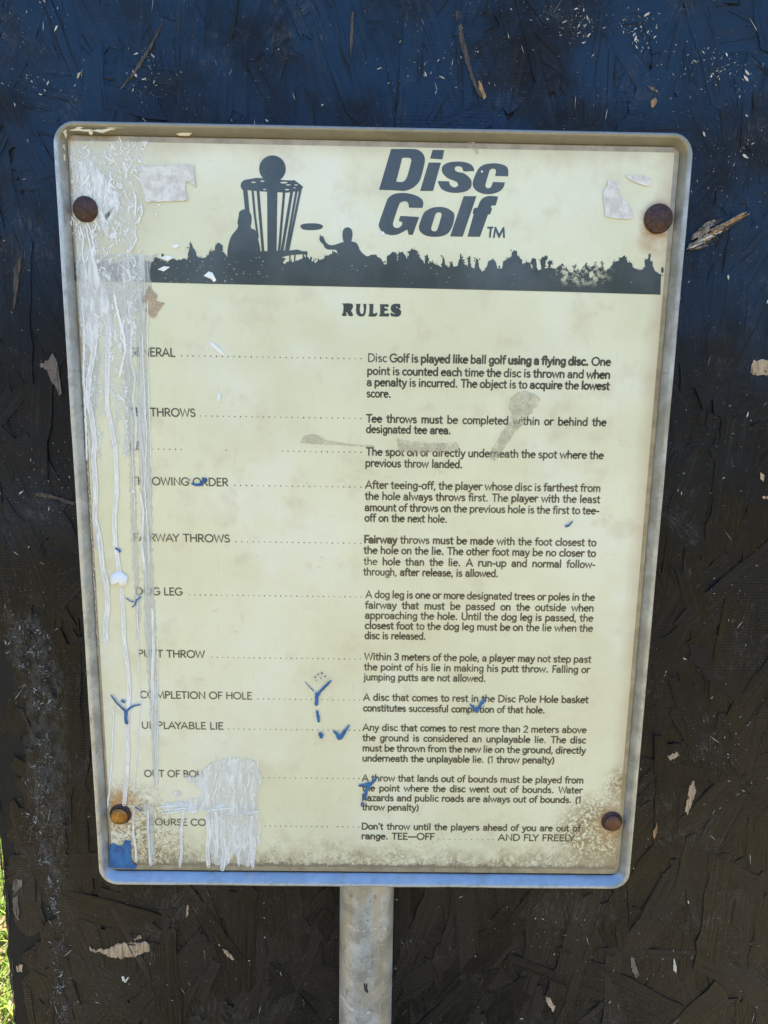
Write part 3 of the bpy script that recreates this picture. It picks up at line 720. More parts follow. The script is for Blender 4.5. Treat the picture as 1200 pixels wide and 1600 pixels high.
def slab(name, x0, x1, z0, z1, rads, y, th, bev, mat, parent):
    a = rr4(x0 + bev, x1 - bev, z0 + bev, z1 - bev, [max(.0005, q - bev) for q in rads]); c = rr4(x0, x1, z0, z1, rads); k = len(a)
    v = [(x, y, z) for x, z in a] + [(x, y + bev, z) for x, z in c] + [(x, y + th, z) for x, z in c]
    f = [tuple(range(k))[::-1]]
    f = [tuple(range(k))]
    for i in range(k):
        j = (i + 1) % k; f += [(i, k + i, k + j, j), (k + i, 2 * k + i, 2 * k + j, k + j)]
    return obj(name, v, f, mat, parent)
panel = slab('panel', sx0, sx1, sz0, sz1, (.002, .0055, .002, .0025), YP, .0045, .0007, M['slab'], sign)
pg = [at(px, py, YP) for px, py in ((112.5, 222.5), (1054, 236), (960.5, 1359.5), (173.5, 1350))]
slab('page', (pg[0].x + pg[3].x) / 2, (pg[1].x + pg[2].x) / 2, (pg[2].z + pg[3].z) / 2, (pg[0].z + pg[1].z) / 2, (.001, .001, .002, .002), YP - .00025, .0002, .0001, M['page'], panel)
YI = YP - .00045                                   # the ink

# ---- flat print traced from the photograph
def poly(bb, loops, y):
    """one filled outline (with holes) on the page"""
    pts = [[at(px, py, y) for px, py in lp] for lp in loops]
    flat = [Vector((p.x, p.z, 0)) for lp in pts for p in lp]
    tri = tessellate_polygon([[Vector((p.x, p.z, 0)) for p in lp] for lp in pts])
    bb.add([p for lp in pts for p in lp], [tuple(t) for t in tri], r=1.0)
def smooth_loop(lp, sub=4, keep_deg=50):
    """round the outline between its corners"""
    n = len(lp); o_ = []
    def corner(i):
        a, b_, c = lp[i - 1], lp[i], lp[(i + 1) % n]
        u = (b_[0] - a[0], b_[1] - a[1]); v = (c[0] - b_[0], c[1] - b_[1])
        d = math.hypot(*u) * math.hypot(*v)
        return d < 1e-9 or math.degrees(math.acos(max(-1, min(1, (u[0] * v[0] + u[1] * v[1]) / d)))) > keep_deg
    cn = [corner(i) for i in range(n)]
    for i in range(n):
        p0, p1, p2, p3 = lp[i - 1], lp[i], lp[(i + 1) % n], lp[(i + 2) % n]
        if cn[i]: p0 = (2 * p1[0] - p2[0], 2 * p1[1] - p2[1])
        if cn[(i + 1) % n]: p3 = (2 * p2[0] - p1[0], 2 * p2[1] - p1[1])
        ln = math.hypot(p2[0] - p1[0], p2[1] - p1[1]); long_ = cn[i] and cn[(i + 1) % n]
        for j in range(1 if long_ else sub):
            t = j / sub
            o_.append(tuple(.5 * (2 * p1[k] + (p2[k] - p0[k]) * t + (2 * p0[k] - 5 * p1[k] + 4 * p2[k] - p3[k]) * t * t + (3 * p1[k] - p0[k] - 3 * p2[k] + p3[k]) * t ** 3) for k in (0, 1)))
    return o_
def Z(lp, ox, oy, s): return [(ox + x / s, oy + y / s) for x, y in lp]
def ell(cx, cy, rx, ry, n=28): return [(cx + rx * math.cos(2 * math.pi * i / n), cy + ry * math.sin(2 * math.pi * i / n)) for i in range(n)]
def ribbon(bb, pts, wd, y, taper=False):
    n = len(pts); L, Rr = [], []
    for i, (x, yy) in enumerate(pts):
        a = pts[max(0, i - 1)]; c = pts[min(n - 1, i + 1)]; dx, dy = c[0] - a[0], c[1] - a[1]; d = math.hypot(dx, dy) or 1
        h = (wd[i] if isinstance(wd, (list, tuple)) else wd) / 2
        L.append((x - dy / d * h, yy + dx / d * h)); Rr.append((x + dy / d * h, yy - dx / d * h))
    v = [at(*p, y) for p in L] + [at(*p, y) for p in Rr]
    bb.add(v, [(i, i + 1, n + i + 1, n + i) for i in range(n - 1)], r=1.0)

b = MB(); A1 = (590, 225, 10.91); A2 = (680, 225, 10); A3 = (585, 295, 10); A4 = (680, 295, 10)
T = [([[(25, 780), (230, 85), (600, 85), (700, 105), (770, 160), (805, 240), (800, 330), (755, 520), (720, 620), (670, 690), (590, 755), (500, 790), (430, 800), (280, 790)],
       [(440, 235), (545, 238), (572, 270), (570, 310), (515, 520), (480, 600), (440, 640), (385, 650), (315, 635), (335, 570), (400, 320), (415, 250)]], A1),
     ([[(940, 100), (1135, 105), (1105, 262), (895, 248)]], A1), ([[(870, 315), (1080, 318), (945, 800), (725, 800)]], A1),
     ([[(610, 425), (445, 428), (430, 400), (415, 365), (370, 348), (320, 352), (305, 385), (320, 420), (370, 440), (440, 455), (510, 500), (560, 560), (570, 620), (555, 680), (500, 730), (420, 755), (310, 765), (200, 750), (110, 710), (65, 650), (40, 580), (215, 582), (230, 630), (270, 670), (320, 675), (358, 650), (355, 620), (330, 590), (270, 565), (190, 530), (120, 460), (103, 400), (115, 350), (160, 310), (230, 285), (330, 275), (430, 278), (520, 300), (580, 340), (605, 385)]], A2),
     ([[(1140, 505), (935, 500), (950, 430), (940, 395), (905, 385), (870, 395), (845, 430), (790, 620), (785, 660), (810, 690), (840, 690), (875, 665), (905, 592), (1090, 600), (1070, 670), (1020, 730), (930, 770), (840, 785), (740, 775), (650, 735), (600, 680), (585, 620), (600, 550), (650, 430), (690, 370), (760, 325), (850, 305), (950, 302), (1050, 320), (1110, 350), (1140, 400)]], A2),
     ([[(750, 300), (540, 295), (530, 235), (510, 205), (470, 195), (420, 210), (385, 250), (300, 500), (290, 560), (310, 600), (350, 612), (395, 600), (430, 560), (435, 520), (380, 500), (400, 435), (430, 425), (700, 440), (600, 720), (535, 720), (515, 635), (450, 670), (370, 710), (270, 725), (180, 705), (110, 660), (75, 600), (75, 530), (190, 200), (230, 130), (300, 85), (400, 65), (500, 68), (610, 90), (700, 130), (750, 175), (765, 230)]], A3),
     ([[(870, 310), (920, 292), (1000, 283), (1080, 288), (1150, 310), (1225, 360), (1250, 410), (1235, 530), (1180, 660), (1110, 720), (1000, 748), (860, 745), (770, 715), (710, 660), (695, 600), (705, 550), (760, 400), (800, 350)],
       [(1000, 368), (1035, 370), (1050, 400), (1040, 450), (985, 630), (950, 662), (910, 660), (888, 630), (900, 570), (950, 410), (970, 380)]], A3),
     ([[(445, 115), (645, 115), (430, 748), (232, 745)]], A4),
     ([[(860, 110), (975, 120), (980, 140), (945, 260), (880, 262), (870, 290), (885, 315), (860, 398), (825, 402), (700, 750), (503, 748), (600, 400), (585, 380), (605, 310), (630, 298), (660, 295), (700, 200), (740, 150), (800, 120)]], A4),
     ([[(812, 592), (912, 590), (908, 618), (886, 622), (868, 762), (838, 762), (852, 624), (812, 622)]], A4),
     ([[(900, 768), (928, 596), (952, 596), (1000, 700), (1056, 598), (1082, 600), (1092, 768), (1060, 768), (1054, 672), (1006, 768), (988, 768), (946, 668), (930, 768)]], A4)]
for loops, z_ in T: poly(b, [smooth_loop(Z(lp, *z_)) for lp in loops], YI)
b.build('title_lettering', M['title_ink'], panel)
b = MB(); A5 = (525, 465, 10.91)
for lp in ([(95, 100), (240, 98), (285, 120), (290, 160), (270, 205), (255, 215), (295, 300), (270, 318), (215, 312), (190, 250), (170, 250), (185, 300), (165, 315), (110, 312), (95, 290), (120, 255), (125, 130)],
           [(332, 105), (415, 105), (415, 125), (405, 200), (415, 255), (435, 280), (460, 270), (475, 210), (465, 125), (470, 105), (520, 108), (515, 190), (500, 280), (470, 315), (410, 322), (360, 290), (340, 230), (345, 130)],
           [(550, 110), (640, 108), (640, 130), (630, 260), (655, 275), (690, 255), (710, 270), (690, 310), (650, 325), (555, 322), (552, 300), (565, 280), (570, 140)],
           [(738, 112), (890, 112), (900, 150), (875, 165), (840, 150), (825, 170), (840, 185), (885, 190), (880, 225), (840, 225), (822, 245), (835, 275), (880, 265), (910, 275), (900, 322), (735, 322), (735, 300), (750, 280), (752, 140)],
           [(1095, 110), (1100, 180), (1070, 185), (1030, 150), (1020, 165), (1070, 190), (1108, 230), (1105, 285), (1060, 325), (990, 325), (930, 310), (930, 255), (960, 265), (1000, 285), (1005, 275), (950, 235), (932, 190), (945, 135), (990, 108), (1050, 105)]):
    poly(b, [smooth_loop(Z(lp, *A5), 3, 60)], YI)
b.build('rules_heading', M['title_ink'], panel)

# silhouettes: skyline, basket, two players, flying disc - each on its own hair-thin layer of ink
sky_top = [(116, 410), (150, 404), (180, 412), (210, 402), (236, 410), (250, 404), (262, 410), (270, 404), (280, 409), (285, 404), (293, 406), (296, 390), (298, 377), (301, 385), (305, 392), (308, 400), (312, 405), (318, 403), (325, 400), (330, 393), (335, 392), (338, 382), (342, 379), (346, 383), (349, 390), (347, 393), (352, 397), (355, 402), (362, 408), (372, 404),
           (390, 408), (404, 410), (420, 404), (437, 404), (443, 412), (452, 409), (458, 410), (468, 405), (476, 402), (482, 405), (487, 408), (492, 411), (498, 407), (504, 405), (508, 401), (514, 399), (518, 397), (522, 392), (527, 396), (530, 405), (532, 408), (545, 404), (565, 404), (575, 405), (583, 402), (590, 402), (596, 405), (599, 413), (604, 413), (606, 400), (612, 395), (619, 396), (621, 408),
           (624, 394), (629, 393), (634, 400), (637, 408), (640, 393), (645, 390), (650, 391), (655, 402), (662, 410), (664, 413), (665, 400), (668, 397), (669, 401), (669, 412), (674, 410), (680, 413), (685, 415), (690, 419), (692, 400), (695, 413), (702, 420), (706, 408), (709, 417), (716, 414), (720, 398), (724, 412), (731, 417), (732.5, 400), (734.5, 400), (736, 417), (741, 420), (745, 404), (749, 418), (754, 425), (758, 423),
           (763, 410), (766, 407), (770, 403), (775, 410), (777, 420), (784, 421), (787, 408), (793, 405), (798, 405), (800, 396), (803, 391), (806, 392), (809, 400), (811, 402), (815, 408), (818, 414), (822, 410), (828, 411), (830, 420), (833, 424), (831, 408), (833, 404), (837, 404), (838, 409), (839, 423), (846, 420), (844, 406), (847, 401), (851, 402), (852, 410), (852, 420), (857, 419), (856, 410), (860, 407), (862, 411), (860, 420), (868, 420), (875, 415), (879, 411), (885, 420), (892, 425),
           (900, 414), (906, 424), (915, 412), (922, 422), (930, 410), (938, 420), (941, 408), (945, 425), (951, 420), (958, 412), (965, 408), (972, 402), (975, 399), (978, 402), (981, 410), (988, 412), (988, 418), (992, 420), (1000, 422), (1008, 420), (1007, 408), (1013, 403), (1016, 395), (1017, 401), (1015, 405), (1019, 410), (1020, 416), (1025, 425), (1030, 428), (1033, 428)]
rk = random.Random(8); jag = []
for (x, y), (x2, y2) in zip(sky_top, sky_top[1:]):
    L = math.hypot(x2 - x, y2 - y); k = max(1, int(L / 2.2))
    for j in range(k): jag.append((x + (x2 - x) * j / k + (rk.uniform(-.6, .6) if j else 0), y + (y2 - y) * j / k + (rk.uniform(-1.5, 1.0) if j else 0)))
jag.append(sky_top[-1])
b = MB()
low = [(1032, 460.5), (880, 456), (630, 450), (340, 443.8), (116, 438.5)]
poly(b, [jag + low], YI)
for (cx, cy, rx, ry) in ((853, 403, 3, 4), (833, 407, 2.5, 4), (859, 411, 2.2, 3.5), (486, 404, 1.6, 3.2), (493, 405, 1.2, 1.2), (1035, 422, 2.2, 5), (243, 404, 3, 3), (254, 399, 2, 3)): poly(b, [ell(cx, cy, rx, ry, 12)], YI)
for i in range(430):
    k = rk.randrange(len(jag)); x, y = jag[k]
    if 355 < x < 440 or 530 < x < 575 or x < 236: continue
    sl = rk.uniform(.6, 1.7); poly(b, [[(px_ + rk.uniform(-.3, .3), py_ + rk.uniform(-.3, .3)) for px_, py_ in ell(x + rk.gauss(0, 2.0), y + rk.uniform(-1.0, 3.2), sl * rk.uniform(.7, 1.2), sl, 7)]], YI - .000012 * (1 + i % 9))
for i in range(150):
    k = rk.randrange(len(jag)); x, y = jag[k]
    if 355 < x < 440 or 530 < x < 575 or x < 236: continue
    hh = rk.uniform(2, 6.5); ww = rk.uniform(.5, 1.3); poly(b, [[(x - ww, y + 2), (x - ww * .5, y - hh * .5), (x + rk.uniform(-.7, .7), y - hh), (x + ww * .6, y - hh * .4), (x + ww, y + 2)]], YI - .000012 * (10 + i % 5))
b.build('skyline_print', M['band_ink'], panel)
b = MB(); y1 = YI - .00004
poly(b, [smooth_loop([(372, 352), (371, 347), (373, 337), (374, 331), (381, 327), (389, 330), (393, 338), (393, 348), (392, 356), (399, 360), (403, 372), (406, 385), (407, 395), (407, 412), (356, 412), (355, 395), (358, 378), (362, 368), (370, 358)], 3, 70)], y1)
b.build('watching_player_print', M['band_ink'], panel)
b = MB()
poly(b, [smooth_loop([(500, 366), (502, 369), (505, 369), (507, 374), (510, 379.5), (516, 383), (523, 382.5), (530, 380), (537, 378), (535.5, 373), (535, 365), (537, 358), (543, 355), (549, 358), (551, 365), (550, 373), (549, 377), (556, 379), (560, 384), (562, 390), (567, 396), (574, 400.5), (580, 398), (588, 398), (590, 402), (592, 412), (592, 425), (527, 425), (529, 410), (528, 396), (525, 391), (521, 390), (513, 390), (508, 387.5), (505, 382), (501, 378), (499, 374), (499.5, 371)], 3, 60)], y1)
b.build('throwing_player_print', M['band_ink'], panel)
b = MB(); poly(b, [smooth_loop([(469, 354), (471, 351), (477, 349.4), (487, 348.8), (498, 349.6), (504, 352), (504.8, 354.5), (502, 357.5), (494, 359.3), (483, 359.6), (473, 358.2)], 3)], y1); b.build('flying_disc_print', M['band_ink'], panel)
b = MB(); y2 = YI - .00008
def wavy(p, q, wd, amp, step=3.2):
    L = math.hypot(q[0] - p[0], q[1] - p[1]); k = max(4, int(L / step) * 2)
    pts = [(p[0] + (q[0] - p[0]) * i / k, p[1] + (q[1] - p[1]) * i / k) for i in range(k + 1)]
    return pts, [wd + (amp if i % 2 else -amp) for i in range(k + 1)]
poly(b, [ell(425.7, 263.7, 20.9, 21)], y2)
pts, wds = wavy((425.5, 279), (425, 396), 15.5, 0, 4); ribbon(b, pts, [16.4 - .035 * i + (.7 if i % 2 else -.7) for i in range(len(pts))], y2 - .00003)
ring = [(376, 291), (377.5, 285), (383, 281), (392, 279.5), (401, 278), (409, 278.5), (425, 280), (444, 281.5), (457, 282), (459, 281), (466, 286), (473, 291.5), (472, 295), (466, 299), (456, 299.5), (448, 301), (425, 299.5), (418, 299.5), (402, 298.5), (388, 297), (379, 296.5)]
poly(b, [smooth_loop(ring, 3, 70), ell(396, 284.8, 4, 1.3, 10), ell(410, 283, 3.4, 1.2, 10), ell(443.5, 285.3, 6, 1.4, 10), ell(450.5, 288.8, 4, .9, 10), ell(462.5, 289, 3, .9, 10), ell(448.5, 296.2, 3.6, 1.1, 10), ell(413.5, 296, 2.6, 1.1, 10), ell(460.5, 293.5, 2, .7, 10)], y2 - .00006)
for p, q, wd, amp in (((383, 295), (386.5, 331), 7, .3), ((394.5, 296), (398, 335), 3.6, .8), ((398, 335), (403, 372), 3.4, .9), ((403, 297), (411, 393), 4.4, .2), ((444, 299), (436, 393), 3.9, .4), ((456, 298), (440, 396), 4.6, .4), ((463.5, 297), (446, 396), 3.8, 1.1), ((469.5, 296), (450, 392), 3.8, 1.1)):
    pts, wds = wavy(p, q, wd, amp); ribbon(b, pts, wds, y2 - .00009)
poly(b, [smooth_loop([(357, 391), (372, 395), (395, 393), (425, 392), (452, 391.5), (463, 390), (467, 390.5), (473, 392.5), (480, 392.5), (481, 398), (470, 397.5), (453, 399), (440, 402), (447, 404), (441, 412), (438, 425), (392, 425), (390, 404), (372, 402), (357, 398)], 2, 60)], y2 - .00012)
for p, q in (((453, 398), (452.5, 412)), ((461, 397), (460, 411)), ((474, 397), (474.5, 406)), ((478.5, 397), (480, 406))): ribbon(b, [p, q], 2.2, y2 - .00015)
b.build('basket_print', M['band_ink'], panel)

# ---- the rules: a round pen alphabet drawn stroke by stroke
def arc(cx, cy, rx, ry, a0, a1, n=9): return [(cx + rx * math.cos(R(a0 + (a1 - a0) * i / n)), cy + ry * math.sin(R(a0 + (a1 - a0) * i / n))) for i in range(n + 1)]
X = .66
def O_(cx, cy, rx, ry): return arc(cx, cy, rx, ry, 90, 450, 14)
G = {
 'a': (.56, [[(.08, .55)] + arc(.25, .46, .19, .21, 120, 0, 6) + [(.44, .1), (.47, 0)], arc(.24, .19, .19, .19, 20, 340, 12) + [(.44, .2)]]),
 'b': (.60, [[(.08, 1.06), (.08, 0)], arc(.30, .33, .22, .33, 155, -155, 12)]),
 'c': (.50, [arc(.29, .33, .23, .33, 50, 310, 11)]),
 'd': (.60, [[(.49, 1.06), (.49, 0)], arc(.27, .33, .22, .33, 25, 335, 12)]),
 'e': (.56, [[(.06, .36), (.50, .40)] + arc(.28, .33, .23, .33, 12, 312, 13)]),
 'f': (.34, [[(.14, 0), (.14, .78)] + arc(.30, .80, .16, .24, 170, 70, 5), [(.0, X), (.32, X)]]),
 'g': (.57, [arc(.27, .34, .21, .32, 25, 335, 12), [(.48, .66), (.48, -.08)] + arc(.27, -.08, .21, .22, 0, -150, 7)]),
 'h': (.58, [[(.08, 1.06), (.08, 0)], [(.08, .38)] + arc(.28, .42, .19, .24, 150, 0, 6) + [(.47, 0)]]),
 'i': (.24, [[(.10, X), (.10, 0)], [(.10, .93), (.10, .98)]]),
 'j': (.25, [[(.12, X), (.12, -.14)] + arc(-.02, -.14, .14, .16, 0, -80, 4), [(.12, .93), (.12, .98)]]),
 'k': (.52, [[(.08, 1.06), (.08, 0)], [(.42, .66), (.10, .30)], [(.19, .40), (.46, 0)]]),
 'l': (.23, [[(.10, 1.06), (.10, 0)]]),
 'm': (.86, [[(.08, .68), (.08, 0)], [(.08, .40)] + arc(.25, .45, .17, .21, 150, 0, 6) + [(.42, 0)], [(.42, .40)] + arc(.59, .45, .17, .21, 150, 0, 6) + [(.76, 0)]]),
 'n': (.58, [[(.08, .68), (.08, 0)], [(.08, .38)] + arc(.28, .42, .19, .24, 150, 0, 6) + [(.47, 0)]]),
 'o': (.58, [O_(.28, .33, .24, .33)]),
 'p': (.60, [[(.08, .68), (.08, -.32)], arc(.30, .33, .22, .33, 155, -155, 12)]),
 'q': (.60, [[(.49, .66), (.49, -.32)], arc(.27, .33, .22, .33, 25, 335, 12)]),
 'r': (.40, [[(.08, .68), (.08, 0)], [(.08, .38)] + arc(.28, .44, .2, .22, 150, 60, 5)]),
 's': (.46, [arc(.22, .49, .15, .16, 40, 220, 7) + arc(.22, .17, .17, .17, 60, -140, 8)]),
 't': (.36, [[(.14, .90), (.14, .16)] + arc(.28, .16, .14, .16, 190, 280, 5), [(0, X), (.31, X)]]),
 'u': (.58, [[(.08, X), (.08, .24)] + arc(.27, .24, .19, .24, 180, 330, 6), [(.47, X), (.47, 0)]]),
 'v': (.52, [[(.03, X), (.25, 0), (.47, X)]]),
 'w': (.80, [[(.03, X), (.21, 0), (.39, .62), (.57, 0), (.75, X)]]),
 'x': (.50, [[(.04, X), (.44, 0)], [(.44, X), (.04, 0)]]),
 'y': (.52, [[(.03, X), (.26, .04)], [(.48, X), (.22, -.18)] + [(.12, -.30), (.02, -.29)]]),
 'z': (.5, [[(.05, X), (.44, X), (.05, 0), (.45, 0)]]),
 'A': (.78, [[(.02, 0), (.37, 1.0), (.72, 0)], [(.14, .32), (.60, .32)]]),
 'B': (.66, [[(.10, 0), (.10, 1)], [(.10, 1), (.30, 1)] + arc(.33, .76, .20, .24, 80, -80, 6) + [(.10, .52)], [(.10, .52), (.33, .52)] + arc(.34, .26, .24, .26, 80, -80, 6) + [(.10, 0)]]),
 'C': (.80, [arc(.45, .5, .40, .51, 48, 312, 14)]),
 'D': (.82, [[(.10, 0), (.10, 1), (.30, 1)] + arc(.32, .5, .42, .5, 85, -85, 12) + [(.10, 0)]]),
 'E': (.58, [[(.50, 1), (.10, 1), (.10, 0), (.52, 0)], [(.10, .52), (.44, .52)]]),
 'F': (.54, [[(.50, 1), (.10, 1), (.10, 0)], [(.10, .50), (.42, .50)]]),
 'G': (.86, [arc(.45, .5, .40, .51, 48, 330, 15) + [(.79, .44)], [(.79, .45), (.52, .45)]]),
 'H': (.78, [[(.10, 0), (.10, 1)], [(.68, 0), (.68, 1)], [(.10, .52), (.68, .52)]]),
 'I': (.24, [[(.12, 0), (.12, 1)]]),
 'L': (.54, [[(.10, 1), (.10, 0), (.50, 0)]]),
 'M': (.96, [[(.06, 0), (.16, 1), (.48, .08), (.80, 1), (.90, 0)]]),
 'N': (.80, [[(.10, 0), (.10, 1), (.70, 0), (.70, 1)]]),
 'O': (.94, [O_(.46, .5, .41, .51)]),
 'P': (.62, [[(.10, 0), (.10, 1), (.30, 1)] + arc(.32, .74, .23, .26, 80, -80, 7) + [(.10, .47)]]),
 'R': (.68, [[(.10, 0), (.10, 1), (.30, 1)] + arc(.33, .74, .22, .26, 80, -80, 7) + [(.10, .47)], [(.30, .47), (.60, 0)]]),
 'S': (.60, [arc(.29, .74, .20, .25, 30, 235, 8) + arc(.29, .26, .24, .26, 62, -150, 9)]),
 'T': (.64, [[(.02, 1), (.60, 1)], [(.31, 1), (.31, 0)]]),
 'U': (.78, [[(.10, 1), (.10, .30)] + arc(.38, .30, .28, .31, 180, 360, 10) + [(.66, 1)]]),
 'V': (.70, [[(.02, 1), (.34, 0), (.66, 1)]]),
 'W': (1.02, [[(.02, 1), (.25, 0), (.50, .94), (.75, 0), (.98, 1)]]),
 'Y': (.68, [[(.02, 1), (.32, .48), (.62, 1)], [(.32, .48), (.32, 0)]]),
 '1': (.42, [[(.06, .80), (.22, 1.0), (.22, 0)]]),
 '2': (.58, [arc(.27, .72, .21, .27, 165, -30, 8) + [(.05, 0), (.52, 0)]]),
 '3': (.58, [arc(.25, .76, .20, .24, 150, -80, 8), arc(.25, .27, .23, .27, 85, -150, 9)]),
 '(': (.32, [arc(.42, .4, .32, .66, 125, 235, 8)]), ')': (.32, [arc(-.10, .4, .32, .66, 55, -55, 8)]),
 '.': (.32, [[(.13, .03), (.13, .05)]]), ',': (.24, [[(.12, .06), (.06, -.16)]]), "'": (.2, [[(.09, 1.02), (.06, .80)]]),
 '-': (.36, [[(.05, .36), (.29, .36)]]), '\u2014': (1.0, [[(.04, .40), (.94, .40)]]),
}
KERN = {'fi': -.02, 'Te': -.08, 'To': -.08, 'Fa': -.06, 'LY': -.14, 'AY': -.1, 'YA': -.1, 'LA': -.05, 'LI': 0.0, 'AI': -.04, 'RW': -.06, 'Wa': -.06, 'ry': -.03}
TRK = .045
def word_width(wd_):
    s = 0
    for i, ch in enumerate(wd_): s += G[ch][0] + TRK + KERN.get(wd_[i:i + 2], 0)
    return s - TRK
def stroke(bb, pts, h, y, org, sx, cap, vary):
    """a pen stroke with round ends, laid out in the page's plane"""
    P = [(org[0] + x * sx, org[1] + z * cap) for x, z in pts]
    closed = math.hypot(P[0][0] - P[-1][0], P[0][1] - P[-1][1]) < 1e-6 and len(P) > 4
    n = len(P); L, Q = [], []
    for i, (x, z) in enumerate(P):
        a = P[i - 1] if i else (P[-2] if closed else P[0]); c = P[i + 1] if i < n - 1 else (P[1] if closed else P[-1])
        u = (x - a[0], z - a[1]); v = (c[0] - x, c[1] - z); lu, lv = math.hypot(*u), math.hypot(*v)
        if lu < 1e-9: u, lu = v, lv
        if lv < 1e-9: v, lv = u, lu
        u = (u[0] / lu, u[1] / lu); v = (v[0] / lv, v[1] / lv)
        nx, nz = -(u[1] + v[1]), u[0] + v[0]; d = math.hypot(nx, nz)
        if d < .25: nx, nz, d = -u[1], u[0], 1.0
        nx, nz = nx / d, nz / d; k = h * min(1.7, 1 / max(.35, -u[1] * nx + u[0] * nz)) * vary
        L.append((x + nx * k, z + nz * k)); Q.append((x - nx * k, z - nz * k))
    if not closed:
        def cap_(i, j):
            dx, dz = P[i][0] - P[j][0], P[i][1] - P[j][1]; d = math.hypot(dx, dz) or 1; dx, dz = dx / d, dz / d; e = h * vary
            return [(P[i][0] + dx * e * .95 - dz * e * .35 * s_, P[i][1] + dz * e * .95 + dx * e * .35 * s_) for s_ in (1, -1)]
        a = cap_(0, 1); c = cap_(n - 1, n - 2)
        L = [a[1]] + L + [c[0]]; Q = [a[0]] + Q + [c[1]]; n += 2
    bb.add([(x, y, z) for x, z in L] + [(x, y, z) for x, z in Q], [(i, n + i, n + i + 1, i + 1) for i in range(n - 1)], r=1.0)
rt = random.Random(17)
def write(bb, text, px0_, py, px1_, cap, pen, weights=None, justify=True):
    a = at(px0_, py, YI); c_ = at(px1_, py, YI); width = c_.x - a.x
    words = text.split(' '); nat = [word_width(w_) * cap for w_ in words]
    sp = .40 * cap; tot = sum(nat) + sp * (len(words) - 1)
    if justify:
        sx = cap * max(.86, min(1.20, (width - .33 * cap * (len(words) - 1)) / sum(nat) * .985))
    else: sx = cap * max(.80, min(1.34, width / tot))
    if justify and len(words) > 1: sp = (width - sum(nat) * sx / cap) / (len(words) - 1)
    else: sp *= sx / cap
    x = a.x
    for wi, w_ in enumerate(words):
        hv = (weights or {}).get(wi, 1.0) * rt.uniform(.93, 1.07)
        for i, ch in enumerate(w_):
            adv, strokes = G[ch]
            for k, st in enumerate(strokes): stroke(bb, st, pen, YI - .00002 * k, (x, a.z), sx, cap, hv * (1.25 if ch in '.' else 1))
            x += (adv + TRK + KERN.get(w_[i:i + 2], 0)) * sx
        x += sp - TRK * sx
def dots(bb, px0_, py, px1_, pitch=.00575, rad=.00076, gone=0.0, gap=None):
    a = at(px0_, py, YI); c_ = at(px1_, py, YI); n = int((c_.x - a.x) / pitch)
    for i in range(n + 1):
        if rt.random() < gone: continue
        x = a.x + (c_.x - a.x) * i / n
        if gap and gap[0] < i / n < gap[1] and rt.random() < .75: continue
        r_ = rad * rt.uniform(.75, 1.15)
        bb.add([(x + r_ * math.cos(q * math.pi / 3), YI, a.z + .0005 + r_ * math.sin(q * math.pi / 3)) for q in range(6)], [(0, 1, 2, 3, 4, 5)], r=1.0)
CAP, PEN = .0076, .00082
